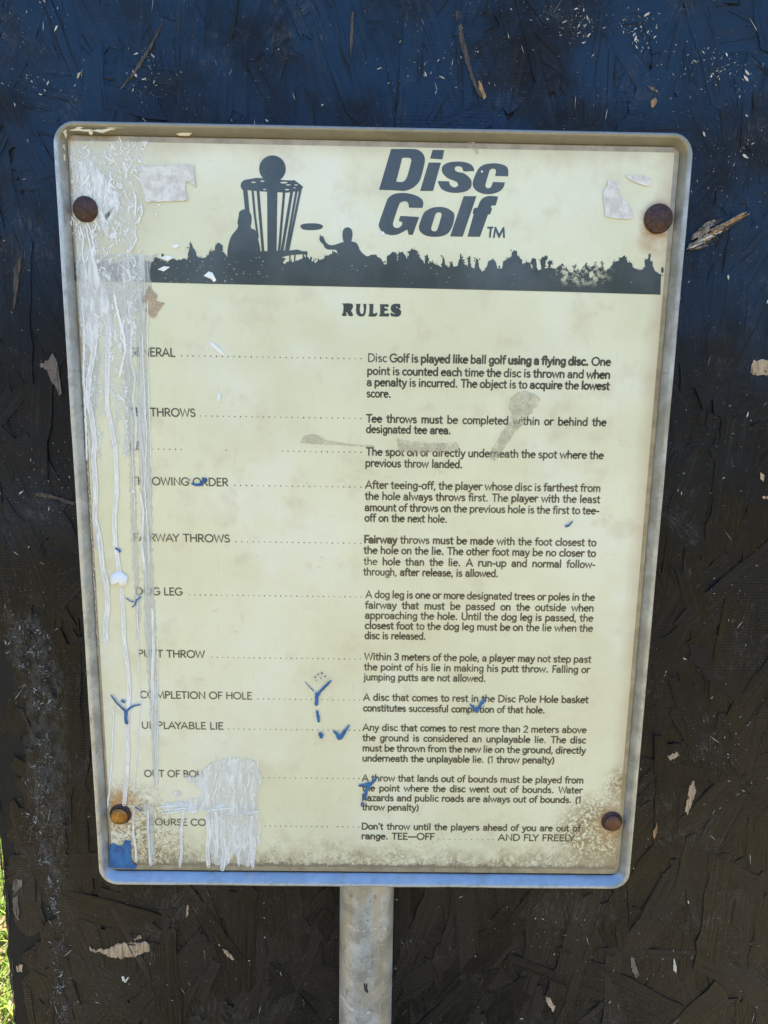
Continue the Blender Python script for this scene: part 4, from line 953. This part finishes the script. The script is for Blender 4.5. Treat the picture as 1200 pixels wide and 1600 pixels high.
PARAS = [
 [('Disc Golf is played like ball golf using a flying disc. One', 574.7, 564.8, 954.6, 1, {0: .8, 3: 1.2, 4: 1.1, 6: 1.15, 7: 1.45, 8: 1.4, 9: 1.3, 10: 1.3, 11: 1.1}), ('point is counted each time the disc is thrown and when', 573.8, 585, 953.8, 1, {10: 1.15}), ('a penalty is incurred. The object is to acquire the lowest', 573.3, 602.6, 952.5, 1, {10: 1.1}), ('score.', 573, 620.3, 611.5, 0, None)],
 [('Tee throws must be completed within or behind the', 572.5, 659.5, 947.7, 1, None), ('designated tee area.', 572.2, 676, 705, 0, None)],
 [('The spot on or directly underneath the spot where the', 572, 711.2, 943.4, 1, None), ('previous throw landed.', 571, 728.8, 723.3, 0, None)],
 [('After teeing-off, the player whose disc is farthest from', 571, 762.8, 938.6, 1, None), ('the hole always throws first. The player with the least', 570.5, 780.3, 937.8, 1, None), ('amount of throws on the previous hole is the first to tee-', 570, 798, 936.5, 1, None), ('off on the next hole.', 570, 814.5, 699.4, 0, None)],
 [('Fairway throws must be made with the foot closest to', 569, 848, 932, 1, {0: 1.2}), ('the hole on the lie. The other foot may be no closer to', 568.6, 864.7, 931.2, 1, None), ('the hole than the lie. A run-up and normal follow-', 568.4, 882.2, 930.5, 1, {0: .8}), ('through, after release, is allowed.', 568, 898.5, 779.2, 0, {0: .85})],
 [('A dog leg is one or more designated trees or poles in the', 571.5, 933.8, 929.5, 1, {0: .85, 1: .85}), ('fairway that must be passed on the outside when', 570.8, 950.5, 928, 1, None), ('approaching the hole. Until the dog leg is passed, the', 570.4, 966.3, 927, 1, None), ('closest foot to the dog leg must be on the lie when the', 570.2, 982.3, 926.5, 1, None), ('disc is released.', 570, 998, 666, 0, None)],
 [('Within 3 meters of the pole, a player may not step past', 569.5, 1030.8, 923.9, 1, None), ('the point of his lie in making his putt throw. Falling or', 569, 1046.9, 922, 1, None), ('jumping putts are not allowed.', 568.5, 1062.7, 759.7, 0, None)],
 [('A disc that comes to rest in the Disc Pole Hole basket', 568, 1094.2, 919.5, 1, None), ('constitutes successful completion of that hole.', 567.5, 1111, 852, 0, None)],
 [('Any disc that comes to rest more than 2 meters above', 567, 1141.3, 916.5, 1, None), ('the ground is considered an unplayable lie. The disc', 566.8, 1157.4, 915.7, 1, None), ('must be thrown from the new lie on the ground, directly', 566.6, 1173.6, 915.2, 1, None), ('underneath the unplayable lie. (1 throw penalty)', 566.4, 1189.4, 866.3, 0, None)],
 [('A throw that lands out of bounds must be played from', 566, 1220.2, 911.8, 1, None), ('the point where the disc went out of bounds. Water', 566, 1235.8, 910.5, 1, None), ('hazards and public roads are always out of bounds. (1', 566, 1251, 908.7, 1, None), ('throw penalty)', 566, 1265.7, 654.4, 0, None)],
 [("Don't throw until the players ahead of you are out of", 565, 1295.6, 907, 1, None), ('range. TEE\u2014OFF', 565, 1310.8, 678.7, 0, None), ('AND FLY FREELY.', 778.3, 1313, 904.8, 0, None)],
]
for para in PARAS:
    b = MB()
    for text, x0, y0, x1, ju, wts in para: write(b, text, x0, y0, x1, CAP, PEN, wts, bool(ju))
    if para is PARAS[-1]: dots(b, 685, 1311.8, 771, .0060, .00065)
    b.build('rule_text', M['body_ink'], panel)
for text, x0, y0, x1, d0, d1, kw in (('GENERAL', 200, 555.6, 273.7, 284, 564.4, {}), ('TEE THROWS', 202, 649.3, 305.7, 313, 564, {}), ('LIE', 203, 702, 223, 239, 564, {'gap': (.15, .62)}), ('THROWING ORDER', 205.5, 757, 356.9, 367, 564, {}),
                                     ('FAIRWAY THROWS', 208.7, 845, 359.5, 369, 563.5, {}), ('DOG LEG', 212, 929, 285.5, 296, 564, {}), ('PUTT THROW', 215.5, 1026.3, 320, 331, 563, {}), ('COMPLETION OF HOLE', 218.8, 1090.4, 393.9, 403, 562, {}),
                                     ('UNPLAYABLE LIE', 221.3, 1138, 349.2, 357, 562, {}), ('OUT OF BOU', 225.5, 1213.4, 318, 412, 561, {}), ('COURSE CO', 231, 1289, 322, 414, 560, {'gone': .15})):
    b = MB(); write(b, text, x0, y0, x1, CAP * 1.02, .00076, None, False); b.build('rule_heading_text', M['head_ink'], panel)
    b = MB(); dots(b, d0, y0 + (d0 - x0) * .0125, d1, **kw); b.build('dot_leader', M['head_ink'], panel)

# ---- what people and weather left on the page
YF = YP - .0009
SOFT = {'scrubbed_white_paint': .0045, 'milky_dried_film': .0016, 'white_splatter': .0100, 'grey_tape_glue': .0006, 'brown_tape_glue': .0006}
def patch(name, pts, mat, rnd=1.0, y=YF, thick=.0003, edge=.0014, label=None):
    if mat.name in SOFT: o_ = soft_patch(name, pts, mat, rnd, y, edge, SOFT[mat.name])
    else: o_ = surf_flake(pts, y, mat, name, panel, thick, rnd, edge)
    if label: o_['label'] = label
    return o_
def soft_patch(name, pts, mat, rnd, y, edge, d, parent=None):
    """a film that thins out towards its rim"""
    q = [at(px, py, y) for px, py in pts]; r = random.Random(int(pts[0][0] * 7 + pts[0][1])); fine = []
    for i, p in enumerate(q):
        p2 = q[(i + 1) % len(q)]; k = max(1, int((p2 - p).length / max(.003, d)))
        for j in range(k):
            s = p.lerp(p2, j / k); fine.append((s.x + r.uniform(-edge, edge) * .5, s.z + r.uniform(-edge, edge) * .5))
    n = len(fine); ar = sum(fine[i][0] * fine[(i + 1) % n][1] - fine[(i + 1) % n][0] * fine[i][1] for i in range(n))
    sg = 1 if ar > 0 else -1; inn = []
    for i in range(n):
        a, c = fine[i - 1], fine[(i + 1) % n]; dx, dz = c[0] - a[0], c[1] - a[1]; L = math.hypot(dx, dz) or 1
        inn.append((fine[i][0] - dz / L * d * sg, fine[i][1] + dx / L * d * sg))
    tri = tessellate_polygon([[Vector((x, z, 0)) for x, z in inn]])
    v = [(x, y, z) for x, z in fine] + [(x, y - .00006, z) for x, z in inn]
    f = [(i, (i + 1) % n, n + (i + 1) % n, n + i) for i in range(n)] + [tuple(n + i for i in t) for t in tri]
    return obj(name, v, f, mat, parent or panel, False, None, [0.0] * n + [rnd] * n)
rd = random.Random(31)
def ridge(bb, pts, wd, h=.0004, y=YF, jit=.6, wjit=.35):
    """a dried run of paint: rounded in section, uneven in width"""
    fine = []
    for (x, yy), (x2, y2) in zip(pts, pts[1:]):
        k = max(1, int(math.hypot(x2 - x, y2 - yy) / 4))
        for j in range(k): fine.append((x + (x2 - x) * j / k + rd.uniform(-jit, jit), yy + (y2 - yy) * j / k))
    fine.append(pts[-1]); n = len(fine); vs_ = []; w_ = 1.0
    prof_ = ((-1, 0), (-.75, .65), (-.25, 1), (.25, 1), (.75, .65), (1, 0))
    for i, (x, yy) in enumerate(fine):
        a = fine[max(0, i - 1)]; c = fine[min(n - 1, i + 1)]; dx, dy = c[0] - a[0], c[1] - a[1]; d = math.hypot(dx, dy) or 1
        w_ = .7 * w_ + .3 * rd.uniform(1 - wjit * 1.6, 1 + wjit * 1.6); e = (.35 if i in (0, n - 1) else 1)
        for (u, v) in prof_:
            q = at(x - dy / d * wd * .5 * u * w_ * e, yy + dx / d * wd * .5 * u * w_ * e, y); vs_.append((q.x, y - h * v * e * w_ + .00005, q.z))
    m_ = len(prof_); fs_ = [(i * m_ + k, i * m_ + k + 1, (i + 1) * m_ + k + 1, (i + 1) * m_ + k) for i in range(n - 1) for k in range(m_ - 1)]
    bb.add(vs_, fs_, r=1.0)
def run(pts, wd, name='paint_drip', rims=True):
    """a long drip: milky skin between two raised white rims"""
    if rims:
        b_ = MB(); ribbon(b_, pts, wd, YF - .0002); b_.build('drip_skin', M['runs'], panel)
        b_ = MB()
        for s in (-.42, .42):
            k0 = rd.randrange(0, 2); k1 = len(pts) - rd.randrange(0, 2)
            if k1 - k0 > 1: ridge(b_, [(x + wd * s, y) for x, y in pts[k0:k1]], wd * rd.uniform(.16, .28), .00028, YF - .0002, .35, .6)
        x, y = pts[-1]; ridge(b_, [(x - wd * .42, y - 3), (x - wd * .3, y + 2), (x, y + 3.5), (x + wd * .3, y + 2), (x + wd * .42, y - 3)], wd * .25, .0003, YF - .0002, .2)
    else: b_ = MB(); ridge(b_, pts, wd)
    return b_.build(name, M['drip'], panel, True)
# milky film down the left side
patch('milky_film', [(208, 455), (232, 452), (232, 560), (236, 700), (239, 850), (245, 1000), (248, 1130), (247, 1225), (240, 1230), (233, 1100), (226, 1000), (222, 880), (218, 760), (214, 640), (211, 520)], M['haze_film'], .80, YF + .0002)
patch('milky_film', [(118, 400), (180, 396), (235, 398), (250, 396), (246, 402), (236, 412), (235, 430), (238, 445), (232, 470), (200, 500), (160, 492), (124, 500), (120, 450)], M['haze_film'], .95, YF + .0001)
patch('milky_film', [(186, 500), (208, 505), (210, 640), (216, 820), (222, 960), (214, 1000), (204, 860), (200, 700), (192, 600)], M['haze_film'], .5, YF + .0003)
patch('milky_film', [(224, 1250), (243, 1262), (242, 1352), (234, 1354), (228, 1300)], M['haze_film'], .6, YF + .0003)
patch('milky_film', [(124, 470), (150, 470), (158, 560), (150, 640), (152, 760), (150, 860), (140, 700), (128, 600)], M['haze_film'], .9, YF + .0003)
# scrubbed white paint in the upper left corner
patch('scrubbed_paint', [(110, 236), (125, 222), (150, 236), (178, 218), (232, 220), (222, 246), (214, 262), (210, 300), (222, 320), (224, 335), (210, 350), (212, 372), (206, 396), (226, 408), (224, 440), (170, 470), (122, 460), (119, 404), (113, 330)], M['scrub'], 1.0, YF - .0001, .0004, .003)
patch('scrubbed_paint', [(112, 250), (140, 240), (162, 262), (180, 292), (196, 300), (195, 330), (176, 345), (172, 372), (150, 355), (146, 330), (118, 300)], M['splat'], .80, YF - .0004, .0004, .004)
patch('scrubbed_paint', [(121, 398), (150, 380), (158, 420), (176, 460), (180, 530), (166, 560), (150, 500), (140, 560), (128, 520), (124, 470)], M['splat'], .8, YF - .0004, .0004, .004)
b = MB()
for i in range(150):
    cx, cy = rd.uniform(114, 222), rd.uniform(224, 420)
    if rd.random() < .5: cx, cy = rd.gauss(160, 26), rd.gauss(300, 45)
    if not 112 < cx < 228: continue
    l = rd.uniform(4, 17); a = rd.gauss(1.45, .45); dx, dy = math.cos(a) * l / 2, math.sin(a) * l / 2; k = rd.uniform(-2.5, 2.5)
    ridge(b, [(cx - dx, cy - dy), (cx + k, cy), (cx + dx, cy + dy)], rd.uniform(.9, 2.4), .00018, YF - .0005, .8)
for i in range(34):
    cx, cy = rd.uniform(190, 232), rd.uniform(222, 270); l = rd.uniform(3, 12); a = rd.uniform(0, 3.1); dx, dy = math.cos(a) * l / 2, math.sin(a) * l / 2
    ridge(b, [(cx - dx, cy - dy), (cx + rd.uniform(-2, 2), cy), (cx + dx, cy + dy)], rd.uniform(1, 2.6), .00018, YF - .0005, .9)
for pts in ([(214, 330), (220, 322), (223, 333), (216, 345), (210, 352)], [(212, 352), (211, 365), (214, 374), (206, 388), (199, 396)], [(208, 296), (212, 312), (211, 322)], [(124, 352), (130, 372), (128, 392), (132, 412)], [(140, 355), (146, 380), (150, 400)], [(134, 352), (137, 366), (141, 388)]): ridge(b, pts, 2.4, .0005, YF - .0005, .9)
o_ = b.build('scraped_paint_ridges', M['drip'], panel, True); o_['kind'] = 'stuff'
patch('scrubbed_paint', [(122, 455), (180, 450), (222, 450), (216, 520), (203, 600), (200, 690), (196, 720), (190, 640), (180, 700), (170, 610), (158, 720), (146, 700), (132, 640), (126, 540)], M['scrub'], .8, YF - .0001, .0004, .003)
# long drips
run([(160, 470), (170, 505), (168, 545), (167, 600), (168, 640), (174, 668), (180, 700), (182, 735), (182, 770), (178, 810), (180, 850), (185, 885), (186, 900)], 6.6)
run([(190, 918), (192, 950), (194, 1000), (199, 1040), (202, 1070), (201, 1095), (199, 1140), (200, 1180), (198, 1215), (194, 1256)], 6.0)
run([(142, 470), (150, 510), (147, 545), (139, 590), (136, 622), (144, 655), (148, 690), (146, 720), (150, 770), (148, 810), (156, 845), (160, 885), (167, 915), (168, 950), (164, 985), (166, 1003)], 7.5)
run([(128, 470), (132, 520), (130, 580), (133, 640), (136, 720)], 3.0, rims=False)
run([(178, 458), (184, 490), (192, 520), (196, 548), (190, 572), (186, 590)], 4.0, rims=False)
run([(200, 470), (206, 510), (204, 560), (211, 590), (208, 625), (213, 660), (211, 700)], 3.0)
run([(231, 468), (230, 520), (232, 600), (234, 660), (235, 700), (236, 730)], 1.6, rims=False)
run([(222, 520), (225, 600), (229, 680), (226, 760), (231, 830), (233, 880)], 1.7, rims=False)
run([(206, 640), (207, 720), (211, 800)], 1.2, rims=False)
run([(219, 770), (224, 800), (222, 850), (226, 890)], 3.5)
run([(238, 950), (240, 1010), (238, 1060), (239, 1100)], 4.0)
run([(246, 1000), (247, 1120), (246, 1250)], 1.1, rims=False)
run([(214, 930), (216, 1000), (219, 1100), (214, 1180), (209, 1240)], 1.5, rims=False)
run([(178, 1105), (176, 1150), (174, 1200), (170, 1240), (168, 1262)], 2.4, rims=False)
run([(209, 1265), (208, 1300), (212, 1325), (213, 1345)], 3.0)
run([(231, 1265), (232, 1310), (234, 1350)], 2.4)
run([(287, 1268), (283, 1300), (284, 1335), (281, 1352)], 4.0)
for x, y0, y1_, wd in ((324, 1275, 1352, 6), (337, 1268, 1340, 4), (349, 1280, 1357, 7), (374, 1306, 1350, 4), (394, 1275, 1354, 5), (405, 1284, 1318, 3)):
    run([(x, y0), (x + rd.uniform(-3, 3), y0 + (y1_ - y0) * .35), (x + rd.uniform(-3, 3), y0 + (y1_ - y0) * .7), (x + rd.uniform(-2, 2), y1_)], wd)
# splatter over the last headings
patch('white_splatter', [(282, 1208), (305, 1212), (312, 1200), (330, 1188), (345, 1184), (372, 1182), (400, 1188), (412, 1205), (412, 1225), (405, 1245), (402, 1268), (400, 1276), (360, 1280), (326, 1274), (308, 1262), (312, 1236), (296, 1226)], M['splat'], 1.0, YF, .0004, .003)
soft_patch('white_splatter', [(252, 1256), (300, 1246), (330, 1244), (332, 1266), (300, 1272), (256, 1269)], M['splat'], 1.0, YF + .0001, .002, .004)
soft_patch('white_splatter', [(322, 1260), (404, 1256), (405, 1300), (399, 1345), (390, 1356), (372, 1352), (368, 1334), (354, 1354), (336, 1354), (326, 1330)], M['splat'], .9, YF + .0001, .002, .005)
patch('white_splatter', [(270, 1238), (280, 1234), (284, 1242), (276, 1248)], M['splat'], .8, YF)
b = MB()
for i in range(38):
    cx, cy = rd.gauss(362, 24), rd.gauss(1222, 24)
    l = rd.uniform(5, 22); a = rd.gauss(1.62, .25); dx, dy = math.cos(a) * l / 2, math.sin(a) * l / 2
    ridge(b, [(cx - dx, cy - dy), (cx + rd.uniform(-2, 2), cy), (cx + dx, cy + dy)], rd.uniform(.9, 2.6), .00018, YF - .0003, .7)
for i in range(20):
    cx, cy = rd.uniform(255, 400), rd.gauss(1262, 5); l = rd.uniform(10, 30)
    ridge(b, [(cx - l / 2, cy + 2), (cx, cy), (cx + l / 2, cy - 1)], rd.uniform(1, 2), .0004, YF - .0003, .6)
o_ = b.build('splatter_ridges', M['drip'], panel, True); o_['kind'] = 'stuff'
# white lump where a drip caught, and small white dabs
def lump(name, pts, h, mat, y=YF):
    b_ = MB(); cx = sum(p[0] for p in pts) / len(pts); cy = sum(p[1] for p in pts) / len(pts); n = len(pts); v = []
    for s, hh in ((1, 0), (.8, .7), (.45, 1.0)):
        for (px, py) in pts:
            q = at(cx + (px - cx) * s, cy + (py - cy) * s, y); v.append((q.x, y - h * hh * rd.uniform(.75, 1.15), q.z))
    q = at(cx, cy, y); v.append((q.x, y - h, q.z)); f = []
    for k in range(2):
        for i in range(n): f.append((k * n + i, k * n + (i + 1) % n, (k + 1) * n + (i + 1) % n, (k + 1) * n + i))
    for i in range(n): f.append((2 * n + i, 2 * n + (i + 1) % n, 3 * n))
    b_.add(v, f, r=1.0); return b_.build(name, mat, panel, True)
lump('paint_lump', [(171, 908), (174, 898), (182, 893), (191, 894), (200, 902), (198, 912), (191, 918), (186, 910), (180, 914), (174, 914)], .0035, M['drip'], YF - .0004)
lump('paint_dab', [(327, 535), (332, 535), (338, 540), (346, 547), (351, 553), (349, 556), (343, 552), (335, 545), (330, 541)], .0005, M['drip'])
lump('paint_dab', [(340, 613), (344, 615), (345, 625), (342, 628), (339, 624)], .0005, M['drip'])
lump('paint_dab', [(326, 424), (332, 426), (338, 438), (334, 441), (330, 436), (318, 431)], .0004, M['drip'])
lump('paint_dab', [(266, 385), (276, 381), (282, 384), (274, 388)], .0003, M['drip'])
lump('paint_dab', [(246, 421), (256, 416), (266, 417), (256, 424)], .0004, M['drip'])
lump('paint_dab', [(250, 402), (262, 399), (272, 402), (262, 408)], .0004, M['drip'])
for cx, cy, r_ in ((248, 320, 2), (244, 335, 2), (753, 268, 1.6), (598, 365, 3), (233, 345, 1.4), (361, 560, 2), (281, 653, 1.8), (208, 768, 2.4), (157, 690, 1.8), (360, 1158, 1.6), (290, 1180, 1.4)): lump('paint_dab', ell(cx, cy, r_, r_ * 1.2, 8), .0005, M['drip'], YF + .0002)
b = MB()
for i in range(90):
    x, y = rd.uniform(238, 420) if i < 70 else rd.uniform(420, 1030), rd.uniform(402, 443); r_ = rd.uniform(.35, 1.1)
    ridge(b, [(x - r_ * rd.uniform(.6, 2), y), (x + r_, y + rd.uniform(-1, 1))], r_ * 1.4, .00015, YF + .0002, .2)
o_ = b.build('paint_specks', M['drip'], panel, True); o_['kind'] = 'stuff'
# blistered seam beside the left edge
b = MB()
for i in range(60):
    t = i / 59; cx, cy = 132 + 22 * t + rd.uniform(-1.5, 1.5), 640 + 380 * t + rd.uniform(-3, 3)
    ridge(b, [(cx, cy - rd.uniform(1, 4)), (cx + rd.uniform(-.6, .6), cy + rd.uniform(1, 4))], rd.uniform(1, 2.4), .0004, YF, .2)
o_ = b.build('blistered_seam', M['drip'], panel, True); o_['kind'] = 'stuff'
# labels and tape remains
patch('paper_scrap', [(219, 261), (303, 257.5), (306, 293), (301, 287), (291, 283), (289, 292), (293, 305), (294, 313), (228, 316), (226, 305), (222, 294), (218, 280)], M['label_paper'], 1, YF - .0002, .0005, .0010, 'bleached oblong label, torn at its lower right corner')
patch('paper_scrap', [(948, 292), (951, 281), (957, 286), (967, 284), (969, 293), (967, 304), (975, 312), (983, 318), (989, 333), (986, 342), (968, 341), (945, 338), (944, 320), (941, 303)], M['label_paper'], 1, YF, .0006, .0014, 'torn white label scrap, wide at the foot')
patch('paper_scrap', [(978, 273), (985, 274), (1005, 274), (1014, 277), (1016, 290), (1010, 292), (998, 287), (985, 282), (979, 278)], M['label_paper'], 1, YF, .0006, .0012, 'small torn white label scrap')
patch('tape_mark', [(806, 614), (824, 610), (838, 616), (845, 624), (838, 636), (824, 652), (806, 676), (788, 700), (773, 722), (764, 714), (768, 700), (790, 668), (800, 648), (794, 634), (798, 622)], M['tape'], .62, YF, .0002, .002, 'grey slanting strip of old tape glue')
patch('tape_mark', [(620, 684), (640, 689), (672, 692), (712, 691), (719, 697), (718, 706), (690, 706), (650, 708), (624, 706), (621, 696)], M['tape'], .8, YF, .0002, .0012, 'short level strip of old tape glue')
patch('tape_mark', [(469, 690), (474, 681), (484, 678), (495, 679), (505, 684), (512, 688), (530, 691), (556, 695), (586, 696), (584, 699), (550, 697), (510, 695), (470, 693)], M['tape'], .9, YF, .0002, .0008, 'grey fin shaped scrap of tape')
patch('tape_mark', [(221, 470), (234, 446), (247, 462), (244, 470), (258, 474), (250, 484), (240, 498), (226, 486), (232, 476)], M['brown_tape'], .75, YF - .0001, .0002, .0012, 'brown cross shaped tape mark')
patch('tape_mark', [(730, 221), (742, 222), (748, 238), (745, 241), (740, 234)], M['tape'], .7, YF, .0002, .0006)
# blue spray paint
def blue_stroke(strokes):
    b_ = MB()
    for pts, wd in strokes:
        fine = [pts[0]]
        for (x, y), (x2, y2) in zip(pts, pts[1:]):
            for j in range(1, 5): fine.append((x + (x2 - x) * j / 4 + rd.uniform(-.3, .3), y + (y2 - y) * j / 4))
        n = len(fine); w_ = [(wd[0] + (wd[1] - wd[0]) * i / (n - 1)) * rd.uniform(.85, 1.15) * (.6 if i in (0, n - 1) else 1) for i in range(n)]
        bl[0] += 1; ribbon(b_, fine, w_, YF - .0012 - .00002 * (bl[0] % 7))
    return b_.build('blue_paint_mark', M['blue'], panel)
bl = [0]
def dot_(x, y, r_): return ([(x, y - r_), (x, y + r_)], (2 * r_, 2 * r_))
blue_stroke([([(173, 1086), (181, 1097), (191, 1107), (197, 1112)], (2.5, 3.5)), ([(220, 1101), (209, 1103), (202, 1107), (197, 1113)], (2, 4)), ([(196.5, 1110), (196.5, 1122), (198, 1132)], (5.5, 5)), ([(189, 1094), (195, 1098)], (4, 4))])
blue_stroke([([(518, 1063), (508, 1073), (500, 1081), (496, 1087)], (3, 5.5)), ([(476, 1065), (483, 1073), (491, 1081)], (1.2, 1.6)), ([(495, 1082), (495, 1092), (494, 1103)], (6, 5.5)), ([(495, 1110), (497, 1120), (498, 1129)], (4.5, 4.5))])
blue_stroke([dot_(492.5, 1058, 1.3), dot_(497, 1054, 1.2), dot_(503, 1052, 1.5), dot_(501, 1060, 1), dot_(508, 1057, 1.3), dot_(494, 1063, .8)])
blue_stroke([([(498, 1146), (503, 1149), (501, 1154)], (6, 5))])
blue_stroke([([(521, 1142), (527, 1148), (531, 1156)], (3, 7)), ([(546, 1133), (539, 1143), (531, 1155)], (2.5, 7))])
blue_stroke([([(734, 1100), (740, 1106), (746, 1113)], (2.5, 6)), ([(758, 1092), (751, 1101), (744, 1113)], (4, 5.5)), ([(757, 1098), (750, 1098)], (4, 5))])
blue_stroke([([(560, 1228), (570, 1227), (578, 1224)], (3, 5)), ([(589, 1215), (581, 1224), (573, 1234), (569, 1250)], (3, 5.5))])
blue_stroke([([(564, 1256), (567, 1254), (569, 1258), (565, 1260), (564, 1256)], (2, 2))])
blue_stroke([([(299, 755), (306, 758), (314, 757), (322, 747)], (3, 6))]); blue_stroke([([(293, 750), (298, 750)], (1.5, 1.5))])
blue_stroke([([(180, 856), (185, 859), (188, 863)], (3, 4))]); blue_stroke([([(883, 823), (889, 821), (895, 814)], (4, 2))])
blue_stroke([([(196, 934), (203, 939), (210, 941)], (1.5, 1.8)), ([(221, 932), (213, 938), (211, 945), (206, 949)], (2.5, 2))])
blue_stroke([([(211, 1261), (216, 1264), (222, 1268)], (2.5, 2))])
patch('blue_paint_mark', [(171, 1321), (176, 1318), (186, 1323), (193, 1320), (195, 1313), (206, 1315), (203, 1318), (206, 1324), (204, 1330), (205, 1340), (207, 1348), (214, 1353), (212, 1357), (190, 1356.5), (171, 1355.5)], M['blue'], 1, YF - .0004, .0003, .0008, 'blue paint left in the lower left corner')
# cream scabs on the frame's upper lip and left slope
for pts in ([(112, 196), (118, 196), (130, 199), (127, 201), (116, 199)], [(110, 203), (122, 201), (140, 203), (160, 204), (172, 201), (180, 203), (160, 207), (138, 205), (118, 205)], [(139, 205), (146, 206), (143, 212), (141, 210)], [(275, 210), (286, 208), (300, 209), (296, 212), (282, 212)], [(160, 198), (190, 199), (196, 201), (170, 201)], [(98, 204), (103, 202), (104, 206), (100, 208)], [(96, 214), (99, 210), (100, 216), (97, 222), (95, 218)], [(101, 208), (105, 210), (103, 216)], [(100, 243), (103, 242), (103, 252), (101, 251)], [(98, 230), (100, 226), (101, 236)]):
    q = [at(px, py, .004) for px, py in pts]; surf_flake(pts, .0036 if pts[0][1] < 209 else .008, M['cream_flake'], 'cream_paint_flake', frame, .0012, 1, .0012)

# ---- bolts
def bolt(px, py, rpx, mat, prof_, label):
    c = at(px, py, YP - .004); r_ = pxsize(px, py, YP - .004) * rpx; seg = 28; v, f = [], []
    rr_ = random.Random(int(px))
    for (u, h) in prof_:
        for i in range(seg):
            a = 2 * math.pi * i / seg; k = u * r_ * (1 + .018 * noise.noise((math.cos(a) * 2 + px, math.sin(a) * 2, u * 3)))
            v.append((k * math.cos(a), -h * r_ * (1 + .03 * noise.noise((math.cos(a) * 3, math.sin(a) * 3 + py, u))), k * math.sin(a)))
    n = len(prof_)
    for k in range(n - 1):
        for i in range(seg):
            j = (i + 1) % seg; f.append((k * seg + i, k * seg + j, (k + 1) * seg + j, (k + 1) * seg + i))
    v.append((0, -prof_[-1][1] * r_ * 1.02, 0)); f += [((n - 1) * seg + i, (n - 1) * seg + (i + 1) % seg, n * seg) for i in range(seg)]
    o_ = obj('bolt', v, f, mat, sign, True); o_.location = (c.x, YP - .0004, c.z)
    if label: o_['label'] = label
    return o_
dome = [(.98, -.05), (1.0, .10), (.97, .22), (.86, .36), (.68, .47), (.45, .54), (.2, .575)]
ringd = [(.98, -.05), (1.0, .12), (.97, .24), (.90, .31), (.76, .33), (.66, .36), (.60, .42), (.45, .49), (.2, .52)]
small = [(1.0, -.05), (1.0, .04), (.92, .10), (.84, .12), (.80, .30), (.78, .44), (.70, .54), (.50, .62), (.2, .66)]
bolt(132, 326, 19.8, M['rust'], dome, 'dark rusty dome bolt in the whitened corner')
bolt(1030, 341, 22.5, M['rust'], ringd, 'largest dark rusty bolt, with a stepped rim')
b1 = bolt(186.5, 1275, 17, M['rust'], small, None); b1['label'] = 'bolt with a worn coppery shine'
b1.data.materials.append(M['rust_shiny'])
for p in b1.data.polygons:
    c = p.center
    if math.hypot(c.x, c.z) < .0092 and c.y < -.004: p.material_index = 1
b2_ = bolt(957.5, 1286, 16.5, M['rust'], small, 'reddish brown flat topped bolt')
b2_.data.materials.append(M['rust_red'])
for p in b2_.data.polygons:
    c = p.center
    if math.hypot(c.x, c.z) < .0092 and c.y < -.004: p.material_index = 1

YC = YB - .0042                                    # chalky smear brushed down the board's left side
def board_film(pts, rnd):
    o_ = soft_patch('chalky_smear', pts, M['chalk_film'], rnd, YC, .003, .012, sign)
    o_.parent = board; o_.data.transform(Matrix.Translation((0, -YB, 0)))
board_film([(4, 950), (50, 955), (92, 1010), (105, 1090), (108, 1200), (112, 1300), (104, 1390), (84, 1400), (60, 1330), (40, 1240), (34, 1120), (6, 1010)], .25)
